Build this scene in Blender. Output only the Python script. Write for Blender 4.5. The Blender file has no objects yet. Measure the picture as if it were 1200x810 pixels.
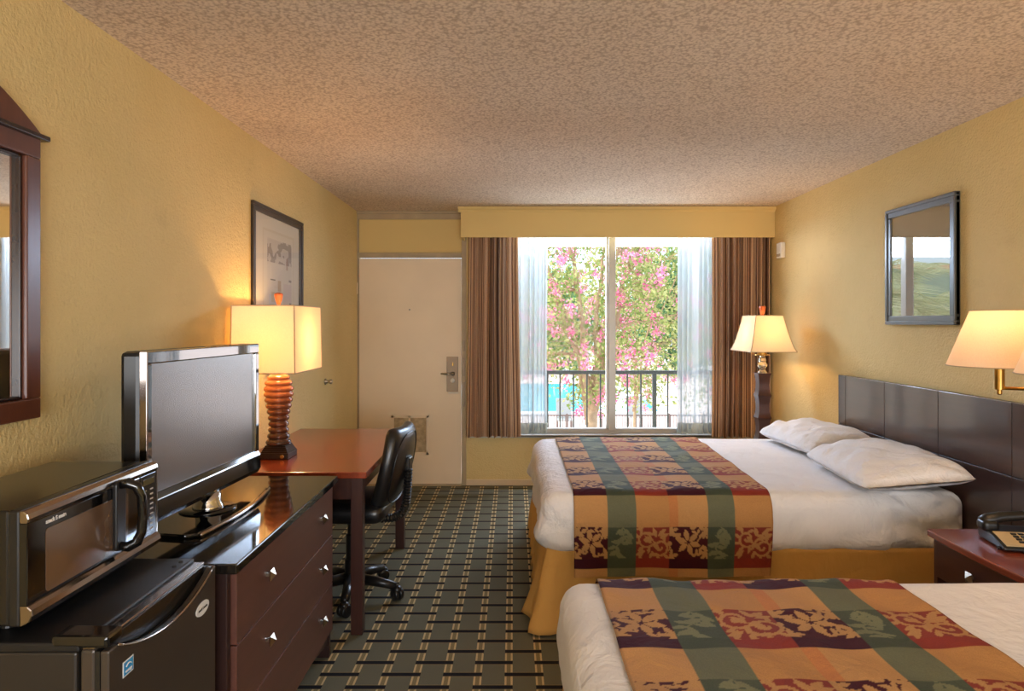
import bpy, math, random
import numpy as np
from mathutils import Vector, Matrix

random.seed(7)
RNG = np.random.default_rng(11)
PI = math.pi
S = bpy.context.scene
COL = S.collection

# ------------------------------------------------------------------ colours / nodes
def lin(c):
    r = []
    for v in c[:3]:
        v = v / 255.0
        r.append(v / 12.92 if v <= 0.04045 else ((v + 0.055) / 1.055) ** 2.4)
    return (r[0], r[1], r[2], 1.0)

class NT:
    """small helper around a node tree"""
    def __init__(s, m):
        m.use_nodes = True
        s.t = m.node_tree
        s.n, s.l = s.t.nodes, s.t.links
        s.n.clear()
    def new(s, ty, **kw):
        n = s.n.new(ty)
        for k, v in kw.items():
            setattr(n, k, v)
        return n
    def put(s, sock, v):
        if isinstance(v, bpy.types.NodeSocket):
            s.l.new(v, sock)
        else:
            sock.default_value = v
    def m(s, op, a, b=None, c=None):
        n = s.new('ShaderNodeMath', operation=op)
        s.put(n.inputs[0], a)
        if b is not None: s.put(n.inputs[1], b)
        if c is not None: s.put(n.inputs[2], c)
        return n.outputs[0]
    def mix(s, f, a, b):
        n = s.new('ShaderNodeMix', data_type='RGBA')
        s.put(n.inputs[0], f); s.put(n.inputs[6], a); s.put(n.inputs[7], b)
        return n.outputs[2]
    def coord(s, kind='Object', scale=(1, 1, 1)):
        tc = s.new('ShaderNodeTexCoord')
        mp = s.new('ShaderNodeMapping')
        s.l.new(tc.outputs[kind], mp.inputs[0])
        mp.inputs['Scale'].default_value = scale
        return mp.outputs[0]
    def noise(s, vec, scale, detail=3, rough=0.5, dist=0.0):
        n = s.new('ShaderNodeTexNoise')
        s.put(n.inputs['Vector'], vec)
        n.inputs['Scale'].default_value = scale
        n.inputs['Detail'].default_value = detail
        n.inputs['Roughness'].default_value = rough
        n.inputs['Distortion'].default_value = dist
        return n.outputs[0]
    def ramp(s, f, stops, interp='LINEAR'):
        n = s.new('ShaderNodeValToRGB')
        s.put(n.inputs[0], f)
        cr = n.color_ramp
        cr.interpolation = interp
        while len(cr.elements) < len(stops): cr.elements.new(0.5)
        for e, (p, c) in zip(cr.elements, stops):
            e.position = p; e.color = c
        return n.outputs[0]
    def bump(s, h, strength=0.3, dist=0.01):
        n = s.new('ShaderNodeBump')
        s.put(n.inputs['Height'], h)
        n.inputs['Strength'].default_value = strength
        n.inputs['Distance'].default_value = dist
        return n.outputs[0]
    def pbr(s, col, rough=0.5, metal=0.0, normal=None, spec=0.5, coat=0.0, coat_rough=0.05, coat_ior=1.5):
        n = s.new('ShaderNodeBsdfPrincipled')
        s.put(n.inputs['Base Color'], col)
        s.put(n.inputs['Roughness'], rough)
        n.inputs['Metallic'].default_value = metal
        n.inputs['Specular IOR Level'].default_value = spec
        n.inputs['Coat Weight'].default_value = coat
        n.inputs['Coat Roughness'].default_value = coat_rough
        n.inputs['Coat IOR'].default_value = coat_ior
        if normal is not None: s.l.new(normal, n.inputs['Normal'])
        return n.outputs[0]
    def out(s, sh):
        o = s.new('ShaderNodeOutputMaterial')
        s.l.new(sh, o.inputs[0])

def newmat(name):
    m = bpy.data.materials.new(name)
    return m, NT(m)

def plain(name, rgb, rough=0.5, metal=0.0, var=0.06, nscale=12.0, bump=0.0, bscale=200.0, spec=0.5, coat=0.0, coat_rough=0.05, coat_ior=1.5):
    m, t = newmat(name)
    v = t.coord()
    c = lin(rgb)
    lo = tuple(x * (1 - var) for x in c[:3]) + (1,)
    hi = tuple(min(1, x * (1 + var)) for x in c[:3]) + (1,)
    col = t.ramp(t.noise(v, nscale), [(0.3, lo), (0.7, hi)])
    nrm = t.bump(t.noise(v, bscale, 2), bump, 0.002) if bump else None
    t.out(t.pbr(col, rough, metal, nrm, spec, coat, coat_rough, coat_ior))
    return m

def wood(name, dark, light, rough=0.3, axis='y', scale=14.0, coat=0.0, coat_rough=0.1, coat_ior=1.5):
    m, t = newmat(name)
    sc = {'y': (1, .06, 1), 'x': (.06, 1, 1), 'z': (1, 1, .06)}[axis]
    v = t.coord('Object', sc)
    f = t.noise(v, scale, 6, 0.65, 0.6)
    f2 = t.noise(v, scale * 6, 3, 0.6)
    f = t.m('ADD', t.m('MULTIPLY', f, .75), t.m('MULTIPLY', f2, .25))
    col = t.ramp(f, [(0.3, lin(dark)), (0.7, lin(light))])
    t.out(t.pbr(col, rough, 0, t.bump(f2, .06, .001), .5, coat, coat_rough, coat_ior))
    return m

# ------------------------------------------------------------------ materials
def wall_mat():
    m, t = newmat('textured_yellow_paint')
    v = t.coord()
    big = t.noise(v, 1.3, 5, 0.6)
    col = t.ramp(big, [(0.3, lin((222, 198, 138))), (0.7, lin((232, 208, 150)))])
    dirt = t.ramp(t.noise(v, 5, 6, 0.7), [(0.60, (0, 0, 0, 1)), (0.8, (1, 1, 1, 1))])
    col = t.mix(t.m('MULTIPLY', dirt, .3), col, lin((186, 162, 110)))
    h = t.m('ADD', t.noise(v, 85, 4, 0.55), t.m('MULTIPLY', t.noise(v, 22, 3), .7))
    t.out(t.pbr(col, .78, 0, t.bump(h, .75, .008), .3))
    return m

def ceiling_mat():
    m, t = newmat('popcorn_ceiling')
    v = t.coord()
    n1 = t.noise(v, 120, 5, 0.72)
    vo = t.new('ShaderNodeTexVoronoi'); t.put(vo.inputs['Vector'], v); vo.inputs['Scale'].default_value = 75
    h = t.m('SUBTRACT', n1, t.m('MULTIPLY', vo.outputs[0], .5))
    spk = t.ramp(h, [(0.08, lin((206, 192, 180))), (0.34, lin((248, 240, 230)))])  # darker pits paint the small shadows between popcorn lumps into the colour
    big = t.ramp(t.noise(v, .8, 3), [(0.35, lin((238, 226, 212))), (0.65, lin((248, 240, 230)))])
    mul = t.new('ShaderNodeMix', data_type='RGBA', blend_type='MULTIPLY')
    mul.inputs[0].default_value = 1
    t.put(mul.inputs[6], spk); t.put(mul.inputs[7], big)
    t.out(t.pbr(mul.outputs[2], .95, 0, t.bump(h, .55, .015), .1))
    return m

def carpet_mat():
    m, t = newmat('woven_pattern_carpet')
    tc = t.new('ShaderNodeTexCoord')
    sp = t.new('ShaderNodeSeparateXYZ'); t.l.new(tc.outputs['Object'], sp.inputs[0])
    X, Y = sp.outputs[0], sp.outputs[1]
    P, R, X0, Y0 = .1275, .099, -.0175, 2.831
    a = t.m('ABSOLUTE', t.m('WRAP', t.m('SUBTRACT', X, X0), P / 2, -P / 2))
    tan = t.m('LESS_THAN', a, .0165)
    line = t.m('MULTIPLY', t.m('GREATER_THAN', a, .0085), tan)
    k = t.m('FLOOR', t.m('ADD', t.m('DIVIDE', t.m('SUBTRACT', Y, Y0), R), .5))
    b = t.m('ABSOLUTE', t.m('WRAP', t.m('SUBTRACT', Y, Y0), R / 2, -R / 2))
    odd = t.m('FLOORED_MODULO', k, 2.0)
    s_ = t.m('SUBTRACT', t.m('SUBTRACT', X, X0 + P / 2), t.m('MULTIPLY', odd, P))
    inb = t.m('LESS_THAN', t.m('ABSOLUTE', t.m('WRAP', s_, P, -P)), P / 2 + .0168)
    bar = t.m('MULTIPLY', t.m('LESS_THAN', b, .0142), inb)
    edge = t.m('MULTIPLY', t.m('LESS_THAN', b, .0185), inb)
    half = t.m('MULTIPLY', t.m('GREATER_THAN', b, .030), tan)
    v = t.coord()
    fz = t.noise(v, 320, 2, .6)
    pt = t.noise(v, 2.2, 3)
    green = t.mix(pt, lin((100, 99, 84)), lin((118, 116, 98)))
    col = t.mix(tan, green, lin((138, 126, 92)))
    col = t.mix(line, col, lin((206, 184, 138)))
    col = t.mix(t.m('MULTIPLY', edge, .6), col, lin((150, 132, 92)))
    col = t.mix(bar, col, lin((34, 33, 38)))
    fm = t.ramp(fz, [(0.3, (.72, .72, .72, 1)), (0.7, (1.2, 1.2, 1.2, 1))])
    mul = t.new('ShaderNodeMix', data_type='RGBA', blend_type='MULTIPLY')
    mul.inputs[0].default_value = 1
    t.put(mul.inputs[6], col); t.put(mul.inputs[7], fm)
    t.out(t.pbr(mul.outputs[2], .95, 0, t.bump(fz, .5, .004), .1))
    return m

def drape_mat():
    m, t = newmat('striped_drape_fabric')
    uv = t.new('ShaderNodeUVMap'); uv.uv_map = 'UVMap'
    sp = t.new('ShaderNodeSeparateXYZ'); t.l.new(uv.outputs[0], sp.inputs[0])
    u = sp.outputs[0]
    n = t.new('ShaderNodeTexNoise', noise_dimensions='1D'); t.put(n.inputs['W'], t.m('MULTIPLY', u, 55)); n.inputs['Scale'].default_value = 1; n.inputs['Detail'].default_value = 3
    col = t.ramp(n.outputs[0], [(0.0, lin((98, 70, 55))), (0.40, lin((140, 106, 84))), (.47, lin((190, 150, 118))), (.53, lin((234, 200, 164))), (.59, lin((160, 122, 94))), (.65, lin((104, 74, 58)))], 'CONSTANT')
    w = t.coord()
    fz = t.noise(w, 400, 2)
    d = t.new('ShaderNodeBsdfDiffuse'); t.put(d.inputs[0], col); t.l.new(t.bump(fz, .2, .002), d.inputs['Normal'])
    tr = t.new('ShaderNodeBsdfTranslucent'); t.put(tr.inputs[0], col)
    mx = t.new('ShaderNodeMixShader'); mx.inputs[0].default_value = .06
    t.l.new(d.outputs[0], mx.inputs[1]); t.l.new(tr.outputs[0], mx.inputs[2])
    t.out(mx.outputs[0])
    return m

def sheer_mat(name='sheer_voile', trans=.24, tl=.36, rgb=(180, 184, 184)):
    m, t = newmat(name)
    c = lin(rgb)
    w = t.coord('Object', (1, 1, .2))
    col = t.ramp(t.noise(w, 60, 2), [(0.3, tuple(x * .93 for x in c[:3]) + (1,)), (0.7, c)])
    d = t.new('ShaderNodeBsdfDiffuse'); t.put(d.inputs[0], col)
    tr = t.new('ShaderNodeBsdfTranslucent'); t.put(tr.inputs[0], col)
    tp = t.new('ShaderNodeBsdfTransparent')
    m1 = t.new('ShaderNodeMixShader'); m1.inputs[0].default_value = tl
    t.l.new(d.outputs[0], m1.inputs[1]); t.l.new(tr.outputs[0], m1.inputs[2])
    m2 = t.new('ShaderNodeMixShader'); m2.inputs[0].default_value = trans
    t.l.new(m1.outputs[0], m2.inputs[1]); t.l.new(tp.outputs[0], m2.inputs[2])
    t.out(m2.outputs[0])
    return m

def shade_mat(name, rgb, glow_rgb, glow):
    """lit lampshade linen: diffuse + translucent, and a soft self glow from the bulb inside"""
    m, t = newmat(name)
    v = t.coord('Object', (1, 1, 1))
    col = t.ramp(t.noise(v, 260, 2), [(0.3, tuple(x * .9 for x in lin(rgb)[:3]) + (1,)), (.7, lin(rgb))])
    d = t.new('ShaderNodeBsdfDiffuse'); t.put(d.inputs[0], col)
    tr = t.new('ShaderNodeBsdfTranslucent'); t.put(tr.inputs[0], t.mix(.5, col, lin(glow_rgb)))
    m1 = t.new('ShaderNodeMixShader'); m1.inputs[0].default_value = .26
    t.l.new(d.outputs[0], m1.inputs[1]); t.l.new(tr.outputs[0], m1.inputs[2])
    em = t.new('ShaderNodeEmission'); t.put(em.inputs[0], lin(glow_rgb)); em.inputs[1].default_value = glow
    ad = t.new('ShaderNodeAddShader')
    t.l.new(m1.outputs[0], ad.inputs[0]); t.l.new(em.outputs[0], ad.inputs[1])
    t.out(ad.outputs[0])
    return m

def glass_mat(name, gloss=.05, tint=(250, 252, 252)):
    m, t = newmat(name)
    tp = t.new('ShaderNodeBsdfTransparent'); tp.inputs[0].default_value = lin(tint)
    gl = t.new('ShaderNodeBsdfGlossy'); gl.inputs['Roughness'].default_value = 0.0
    ge = t.new('ShaderNodeNewGeometry')
    dt = t.new('ShaderNodeVectorMath', operation='DOT_PRODUCT')
    t.l.new(ge.outputs['Incoming'], dt.inputs[0]); t.l.new(ge.outputs['Normal'], dt.inputs[1])
    k = t.m('POWER', t.m('SUBTRACT', 1.0, t.m('ABSOLUTE', dt.outputs['Value'])), 5.0)
    f = t.m('MINIMUM', t.m('ADD', gloss, t.m('MULTIPLY', k, 1.0 - gloss)), 1.0)
    mx = t.new('ShaderNodeMixShader'); t.put(mx.inputs[0], f)
    t.l.new(tp.outputs[0], mx.inputs[1]); t.l.new(gl.outputs[0], mx.inputs[2])
    t.out(mx.outputs[0])
    return m

def sheet_mat(name, rgb, bump=.35):
    m, t = newmat(name)
    v = t.coord()
    n1 = t.noise(v, 7, 4, .55, .8)
    n2 = t.noise(v, 500, 1)
    h = t.m('ADD', n1, t.m('MULTIPLY', n2, .03))
    c = lin(rgb)
    col = t.ramp(n1, [(0.3, tuple(x * .96 for x in c[:3]) + (1,)), (.7, c)])
    h = t.m('ADD', h, t.m('MULTIPLY', t.noise(t.coord('Object', (1, 1, .35)), 19, 3, .5, 1.2), .35))
    t.out(t.pbr(col, .85, 0, t.bump(h, bump, .035), .2))
    return m

def attr_fabric(name):
    m, t = newmat(name)
    a = t.new('ShaderNodeAttribute'); a.attribute_name = 'weave'
    v = t.coord()
    n = t.noise(v, 380, 2)
    f = t.ramp(n, [(0.3, (.86, .86, .86, 1)), (.7, (1.08, 1.08, 1.08, 1))])
    mul = t.new('ShaderNodeMix', data_type='RGBA', blend_type='MULTIPLY'); mul.inputs[0].default_value = 1
    t.put(mul.inputs[6], a.outputs[0]); t.put(mul.inputs[7], f)
    big = t.noise(v, 9, 4, .6, .7)
    t.out(t.pbr(mul.outputs[2], .8, 0, t.bump(t.m('ADD', big, t.m('MULTIPLY', n, .03)), .5, .02), .15))
    return m

def leaf_mat(name, stops, tl=.45):
    m, t = newmat(name)
    g = t.new('ShaderNodeNewGeometry')
    col = t.ramp(g.outputs['Random Per Island'], stops)
    d = t.new('ShaderNodeBsdfDiffuse'); t.put(d.inputs[0], col)
    tr = t.new('ShaderNodeBsdfTranslucent'); t.put(tr.inputs[0], col)
    mx = t.new('ShaderNodeMixShader'); mx.inputs[0].default_value = tl
    t.l.new(d.outputs[0], mx.inputs[1]); t.l.new(tr.outputs[0], mx.inputs[2])
    t.out(mx.outputs[0])
    return m

def emis(name, rgb, k):
    m, t = newmat(name)
    e = t.new('ShaderNodeEmission'); e.inputs[0].default_value = lin(rgb); e.inputs[1].default_value = k
    t.out(e.outputs[0]); return m

def granite_mat():
    m, t = newmat('polished_dark_granite')
    v = t.coord()
    vo = t.new('ShaderNodeTexVoronoi'); t.put(vo.inputs['Vector'], v); vo.inputs['Scale'].default_value = 260
    col = t.ramp(vo.outputs[0], [(0.0, lin((74, 66, 54))), (0.25, lin((30, 26, 22))), (1, lin((16, 14, 13)))])
    t.out(t.pbr(col, .06, 0, None, .8))
    return m

def art_mat(name):
    """pale abstract architectural sketch: blocks of faint tone on cream paper"""
    m, t = newmat(name)
    uv = t.new('ShaderNodeUVMap'); uv.uv_map = 'UVMap'
    sp = t.new('ShaderNodeSeparateXYZ'); t.l.new(uv.outputs[0], sp.inputs[0])
    u, w = sp.outputs[0], sp.outputs[1]
    def rect(x0, x1, y0, y1):
        a = t.m('MULTIPLY', t.m('GREATER_THAN', u, x0), t.m('LESS_THAN', u, x1))
        b = t.m('MULTIPLY', t.m('GREATER_THAN', w, y0), t.m('LESS_THAN', w, y1))
        return t.m('MULTIPLY', a, b)
    col = lin((226, 216, 200))
    paper = rect(.18, .84, .15, .86)
    col = t.mix(paper, col, lin((218, 206, 186)))
    inner = rect(.20, .82, .17, .84)
    col = t.mix(inner, col, lin((224, 214, 198)))
    cb = t.new('ShaderNodeTexVoronoi', feature='F1', distance='CHEBYCHEV'); t.put(cb.inputs['Vector'], uv.outputs[0]); cb.inputs['Scale'].default_value = 7
    tone = t.ramp(cb.outputs[1], [(0, lin((200, 186, 176))), (.5, lin((222, 212, 202))), (1, lin((206, 196, 182)))])
    col = t.mix(t.m('MULTIPLY', rect(.27, .78, .18, .78), .55), col, tone)
    vb = t.new('ShaderNodeTexVoronoi', feature='F1', distance='MANHATTAN'); t.put(vb.inputs['Vector'], uv.outputs[0]); vb.inputs['Scale'].default_value = 13
    blk = t.m('MULTIPLY', t.m('GREATER_THAN', vb.outputs[1], .45), rect(.27, .78, .60, .79))
    col = t.mix(t.m('MULTIPLY', rect(.27, .78, .60, .79), .35), col, lin((190, 176, 168)))
    col = t.mix(t.m('MULTIPLY', blk, .62), col, lin((122, 108, 104)))
    for r, c, k in [((.66, .70, .56, .66), (150, 90, 70), .5), ((.33, .43, .455, .465), (60, 52, 50), .8), ((.48, .55, .37, .46), (170, 130, 80), .6),
                    ((.72, .78, .46, .48), (90, 78, 86), .7), ((.60, .78, .18, .44), (206, 186, 186), .6), ((.30, .45, .20, .34), (196, 196, 206), .6),
                    ((.73, .78, .26, .28), (90, 78, 86), .7), ((.35, .42, .28, .36), (188, 160, 110), .5)]:
        col = t.mix(t.m('MULTIPLY', rect(*r), k), col, lin(c))
    t.out(t.pbr(col, .6, 0, None, .3))
    return m

M = {}
M['wall'] = wall_mat()
M['ceiling'] = ceiling_mat()
M['carpet'] = carpet_mat()
M['valance'] = plain('mustard_valance_paint', (222, 194, 126), .7, var=.015, nscale=2, bump=.1)
M['trim'] = plain('taupe_trim_paint', (176, 156, 122), .55)
M['door'] = plain('cream_door_paint', (240, 220, 188), .5, var=.03, nscale=3, bump=.05)
M['drape'] = drape_mat()
M['sheer'] = sheer_mat()
M['hem'] = sheer_mat('sheer_hem', .06, .3, (206, 208, 196))
M['alu'] = plain('aluminium_frame', (176, 170, 160), .4, .6, var=.03)
M['nickel'] = plain('brushed_nickel', (178, 168, 152), .3, 1.0, var=.04)
M['lockmetal'] = plain('dull_nickel', (150, 132, 110), .5, .6, var=.04)
M['chrome'] = plain('chrome', (205, 203, 200), .08, 1.0, var=.02)
M['smoke_chrome'] = plain('smoked_chrome', (158, 146, 136), .13, 1.0, var=.03)
M['brass'] = plain('antique_brass', (176, 138, 72), .28, 1.0, var=.05)
M['blackplastic'] = plain('black_plastic', (24, 23, 23), .32, var=.05)
M['tvgloss'] = plain('mirror_black_bezel', (20, 19, 19), .05, var=.02, spec=1.0, coat=1.0, coat_rough=.02, coat_ior=2.3)
M['blackgloss'] = plain('gloss_black_plastic', (14, 13, 13), .07, var=.03, spec=.7)
M['fridge_black'] = plain('textured_black_steel', (70, 62, 55), .33, .35, var=.05, bump=.1, bscale=500)
M['fridge_side'] = plain('dark_fridge_side', (42, 37, 33), .4, .2, var=.05, bump=.1, bscale=500)
M['fridge_top'] = plain('satin_black_steel', (30, 30, 32), .36, .3, var=.04)
M['mw_black'] = plain('microwave_case_black', (40, 36, 30), .2, .3, var=.04)
M['mw_window'] = plain('smoked_oven_window', (94, 72, 56), .12, .0, var=.10, nscale=5, spec=.9, coat=.6)
M['screen'] = plain('tv_screen_panel', (54, 54, 58), .25, 0, var=.02, spec=1.0, coat=1.0, coat_rough=.26, coat_ior=2.5)
M['leather'] = plain('black_leather', (22, 22, 23), .30, var=.1, bump=.25, bscale=160, spec=.6)
M['desk'] = wood('red_cherry_wood', (104, 40, 22), (158, 70, 40), .22, 'y', 10, .4, .12)
M['deskleg'] = wood('dark_cherry_wood', (50, 28, 24), (70, 40, 33), .3, 'z', 14)
M['drawer'] = wood('mahogany_laminate', (84, 52, 44), (102, 66, 56), .32, 'y', 16, .15, .2)
M['carcass'] = wood('dark_mahogany', (40, 24, 21), (58, 36, 32), .35, 'z', 14)
M['nstop'] = wood('nightstand_red_top', (104, 46, 32), (144, 72, 52), .26, 'y', 12, .3, .12)
M['nsfront'] = wood('nightstand_dark_front', (58, 32, 26), (78, 44, 36), .32, 'y', 14)
M['headboard'] = wood('espresso_headboard', (44, 24, 18), (66, 38, 30), .34, 'y', 9, .55, .08, 1.65)
M['headgroove'] = plain('headboard_groove', (22, 14, 11), .6)
M['granite'] = granite_mat()
M['sheet'] = sheet_mat('white_cotton_sheet', (240, 237, 236), .6)
M['pillow'] = sheet_mat('white_pillowcase', (242, 240, 240), .6)
M['skirt'] = sheet_mat('gold_bed_skirt', (208, 160, 88), .4)
M['runner'] = attr_fabric('jacquard_runner')
M['frame_dark'] = plain('dark_bronze_frame', (66, 56, 48), .3, .2, var=.06)
M['frame_grey'] = plain('slate_frame', (88, 88, 86), .32, .2, var=.05)
M['mirrorwood'] = wood('mirror_walnut', (84, 48, 36), (108, 64, 48), .28, 'z', 12)
M['mirrorline'] = plain('mirror_dark_moulding', (44, 28, 24), .25)
m_, t_ = newmat('silvered_mirror'); t_.out(t_.pbr((.88, .88, .87, 1), .02, 1.0)); M['mirror'] = m_
M['art'] = art_mat('pale_sketch_print')
M['pic_glass'] = glass_mat('picture_glass', .04)
M['pic_glass2'] = glass_mat('picture_glass_reflective', .32)
M['art2'] = plain('taupe_print', (150, 132, 108), .6, var=.08, nscale=4)
M['window_glass'] = glass_mat('window_glass', .006)
M['shade'] = shade_mat('linen_shade_warm', (240, 226, 200), (255, 214, 150), .08)
M['shade2'] = shade_mat('linen_shade_bedside', (242, 222, 198), (255, 206, 154), .16)
M['shadetrim'] = plain('shade_trim_tape', (196, 170, 130), .7)
M['copperwood'] = plain('copper_brown_turned_wood', (146, 80, 46), .22, .25, var=.2, nscale=8)
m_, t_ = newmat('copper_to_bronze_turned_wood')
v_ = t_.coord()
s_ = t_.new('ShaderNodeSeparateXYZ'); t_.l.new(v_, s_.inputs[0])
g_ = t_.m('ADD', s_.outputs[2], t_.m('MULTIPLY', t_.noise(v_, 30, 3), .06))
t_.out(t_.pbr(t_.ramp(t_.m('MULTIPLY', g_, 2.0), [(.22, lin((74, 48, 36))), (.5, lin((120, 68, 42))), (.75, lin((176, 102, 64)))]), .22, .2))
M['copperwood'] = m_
M['bronze'] = plain('dark_bronze', (62, 44, 34), .28, .5, var=.1)
M['finial'] = plain('amber_finial', (196, 104, 62), .3, .1)
M['lamppost'] = wood('lamp_post_walnut', (58, 32, 26), (84, 50, 40), .3, 'z', 14)
M['crystal'] = plain('crystal_neck', (214, 200, 176), .05, .7, var=.1, nscale=60)
M['white'] = plain('white_plastic', (232, 226, 212), .45, var=.02)
M['offwhite_metal'] = plain('cream_metal', (222, 198, 160), .45, var=.03)
M['filter'] = plain('dusty_vent_filter', (186, 166, 132), .9, var=.25, nscale=30)
M['phonepanel'] = plain('phone_beige_panel', (206, 184, 142), .45)
M['blue'] = plain('blue_sticker', (40, 140, 200), .4, var=.05)
M['stickerwhite'] = plain('white_print', (228, 226, 222), .4, var=.02)
M['display'] = plain('olive_clock_display', (84, 78, 40), .2)
M['panelmark'] = plain('keypad_marks', (196, 188, 176), .4)
M['extwhite'] = plain('white_soffit', (244, 242, 236), .8)
M['concrete'] = plain('pale_concrete', (232, 226, 216), .9, var=.04, nscale=.6)
M['pooldeck'] = plain('pink_pool_deck', (222, 200, 186), .9, var=.05, nscale=.5)
M['rail'] = plain('dark_iron_rail', (58, 62, 66), .45, .3)
M['fence'] = plain('brown_iron_fence', (110, 92, 84), .5, .2)
m_, t_ = newmat('pool_water')
v_ = t_.coord()
t_.out(t_.pbr(t_.ramp(t_.noise(v_, .25, 2), [(.3, lin((66, 196, 222))), (.7, lin((104, 216, 234)))]), .08, 0, t_.bump(t_.noise(v_, 3, 2), .1, .02), .4)); M['water'] = m_
M['leaf'] = leaf_mat('myrtle_leaf', [(0, lin((116, 138, 74))), (.5, lin((160, 172, 102))), (1, lin((204, 202, 140)))])
M['blossom'] = leaf_mat('myrtle_blossom', [(0, lin((236, 120, 168))), (.6, lin((248, 160, 194))), (1, lin((252, 206, 220)))])
M['bark'] = plain('myrtle_bark', (170, 142, 110), .85, var=.25, nscale=9)
M['farleaf'] = leaf_mat('far_leaf', [(0, lin((84, 122, 88))), (.5, lin((116, 152, 104))), (1, lin((150, 178, 124)))])
M['palmleaf'] = leaf_mat('palm_leaf', [(0, lin((150, 168, 110))), (1, lin((226, 228, 182)))], .3)
M['roofgreen'] = plain('green_roof_tiles', (92, 120, 92), .8, var=.12, nscale=3)
M['roofridge'] = plain('terracotta_ridge', (206, 120, 86), .8)
M['stucco'] = plain('pale_stucco', (222, 208, 184), .9)
M['plank'] = plain('weathered_pole', (86, 74, 64), .8)
M['lounger'] = plain('grey_mesh_lounger', (150, 152, 148), .7)

# ------------------------------------------------------------------ mesh builder
class MB:
    def __init__(s, xf=None):
        s.v, s.f, s.xf = [], [], xf
    def add(s, vs, fs):
        b = len(s.v)
        s.v.extend([tuple(p) for p in vs])
        s.f.extend([tuple(b + i for i in q) for q in fs])
        return s
    def box(s, x0, x1, y0, y1, z0, z1):
        v = [(x0, y0, z0), (x1, y0, z0), (x1, y1, z0), (x0, y1, z0), (x0, y0, z1), (x1, y0, z1), (x1, y1, z1), (x0, y1, z1)]
        return s.add(v, [(3, 2, 1, 0), (4, 5, 6, 7), (0, 1, 5, 4), (1, 2, 6, 5), (2, 3, 7, 6), (3, 0, 4, 7)])
    def prism(s, pts, axis, a, b):
        """polygon pts (2-D) extruded along axis from a to b. axis x: pts=(y,z); y: (x,z); z: (x,y)"""
        def P(p, w):
            return {'x': (w, p[0], p[1]), 'y': (p[0], w, p[1]), 'z': (p[0], p[1], w)}[axis]
        n = len(pts)
        v = [P(p, a) for p in pts] + [P(p, b) for p in pts]
        f = [tuple(range(n - 1, -1, -1)), tuple(range(n, 2 * n))]
        f += [(i, (i + 1) % n, n + (i + 1) % n, n + i) for i in range(n)]
        return s.add(v, f)
    def lathe(s, prof, c=(0, 0, 0), n=28, axis='z'):
        v, f = [], []
        for r, z in prof:
            for i in range(n):
                a = 2 * PI * i / n
                p = (r * math.cos(a), r * math.sin(a), z)
                if axis == 'x': p = (z, p[0], p[1])
                if axis == 'y': p = (p[0], z, p[1])
                v.append((c[0] + p[0], c[1] + p[1], c[2] + p[2]))
        k = len(prof)
        for j in range(k - 1):
            for i in range(n):
                i2 = (i + 1) % n
                f.append((j * n + i, j * n + i2, (j + 1) * n + i2, (j + 1) * n + i))
        f.append(tuple(range(n - 1, -1, -1)))
        f.append(tuple((k - 1) * n + i for i in range(n)))
        return s.add(v, f)
    def tube(s, pts, r, n=10, cap=True):
        pts = [Vector(p) for p in pts]
        rs = r if isinstance(r, (list, tuple)) else [r] * len(pts)
        v, f = [], []
        up = None
        for i, p in enumerate(pts):
            d = (pts[min(i + 1, len(pts) - 1)] - pts[max(i - 1, 0)]).normalized()
            if up is None:
                up = Vector((0, 0, 1)) if abs(d.z) < .9 else Vector((1, 0, 0))
            a = d.cross(up).normalized()
            b = a.cross(d).normalized()
            up = b
            for k in range(n):
                t = 2 * PI * k / n
                v.append(p + rs[i] * (math.cos(t) * a + math.sin(t) * b))
        for i in range(len(pts) - 1):
            for k in range(n):
                k2 = (k + 1) % n
                f.append((i * n + k, i * n + k2, (i + 1) * n + k2, (i + 1) * n + k))
        if cap:
            f.append(tuple(range(n - 1, -1, -1)))
            f.append(tuple((len(pts) - 1) * n + k for k in range(n)))
        return s.add(v, f)
    def grid(s, fn, nu, nv, closed_u=False):
        v = [fn(i / (nu - (0 if closed_u else 1)), j / (nv - 1)) for j in range(nv) for i in range(nu)]
        f = []
        for j in range(nv - 1):
            for i in range(nu if closed_u else nu - 1):
                i2 = (i + 1) % nu
                f.append((j * nu + i, j * nu + i2, (j + 1) * nu + i2, (j + 1) * nu + i))
        return s.add(v, f)
    def rbox(s, c, h, r, n=12, fn=None):
        """rounded box, centre c, half sizes h, corner radius r, n cells per side, fn displaces (p, normal) -> p"""
        c, h = Vector(c), Vector(h)
        idx, v, f = {}, [], []
        def vid(i, j, k):
            key = (i, j, k)
            if key not in idx:
                q = []
                for t, hh in zip(key, h):
                    u = 2 * t / n - 1
                    q.append(u * hh)
                p = Vector(q)
                inner = Vector([max(-(hh - r), min(hh - r, a)) for a, hh in zip(p, h)])
                d = p - inner
                nn = d.normalized() if d.length > 1e-9 else Vector((0, 0, 1))
                p = inner + nn * r
                if fn: p = fn(p, nn)
                idx[key] = len(v); v.append(p + c)
            return idx[key]
        for i in range(n):
            for j in range(n):
                f.append((vid(i, j, 0), vid(i, j + 1, 0), vid(i + 1, j + 1, 0), vid(i + 1, j, 0)))
                f.append((vid(i, j, n), vid(i + 1, j, n), vid(i + 1, j + 1, n), vid(i, j + 1, n)))
                f.append((vid(i, 0, j), vid(i + 1, 0, j), vid(i + 1, 0, j + 1), vid(i, 0, j + 1)))
                f.append((vid(i, n, j), vid(i, n, j + 1), vid(i + 1, n, j + 1), vid(i + 1, n, j)))
                f.append((vid(0, i, j), vid(0, i, j + 1), vid(0, i + 1, j + 1), vid(0, i + 1, j)))
                f.append((vid(n, i, j), vid(n, i + 1, j), vid(n, i + 1, j + 1), vid(n, i, j + 1)))
        return s.add(v, f)
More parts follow.
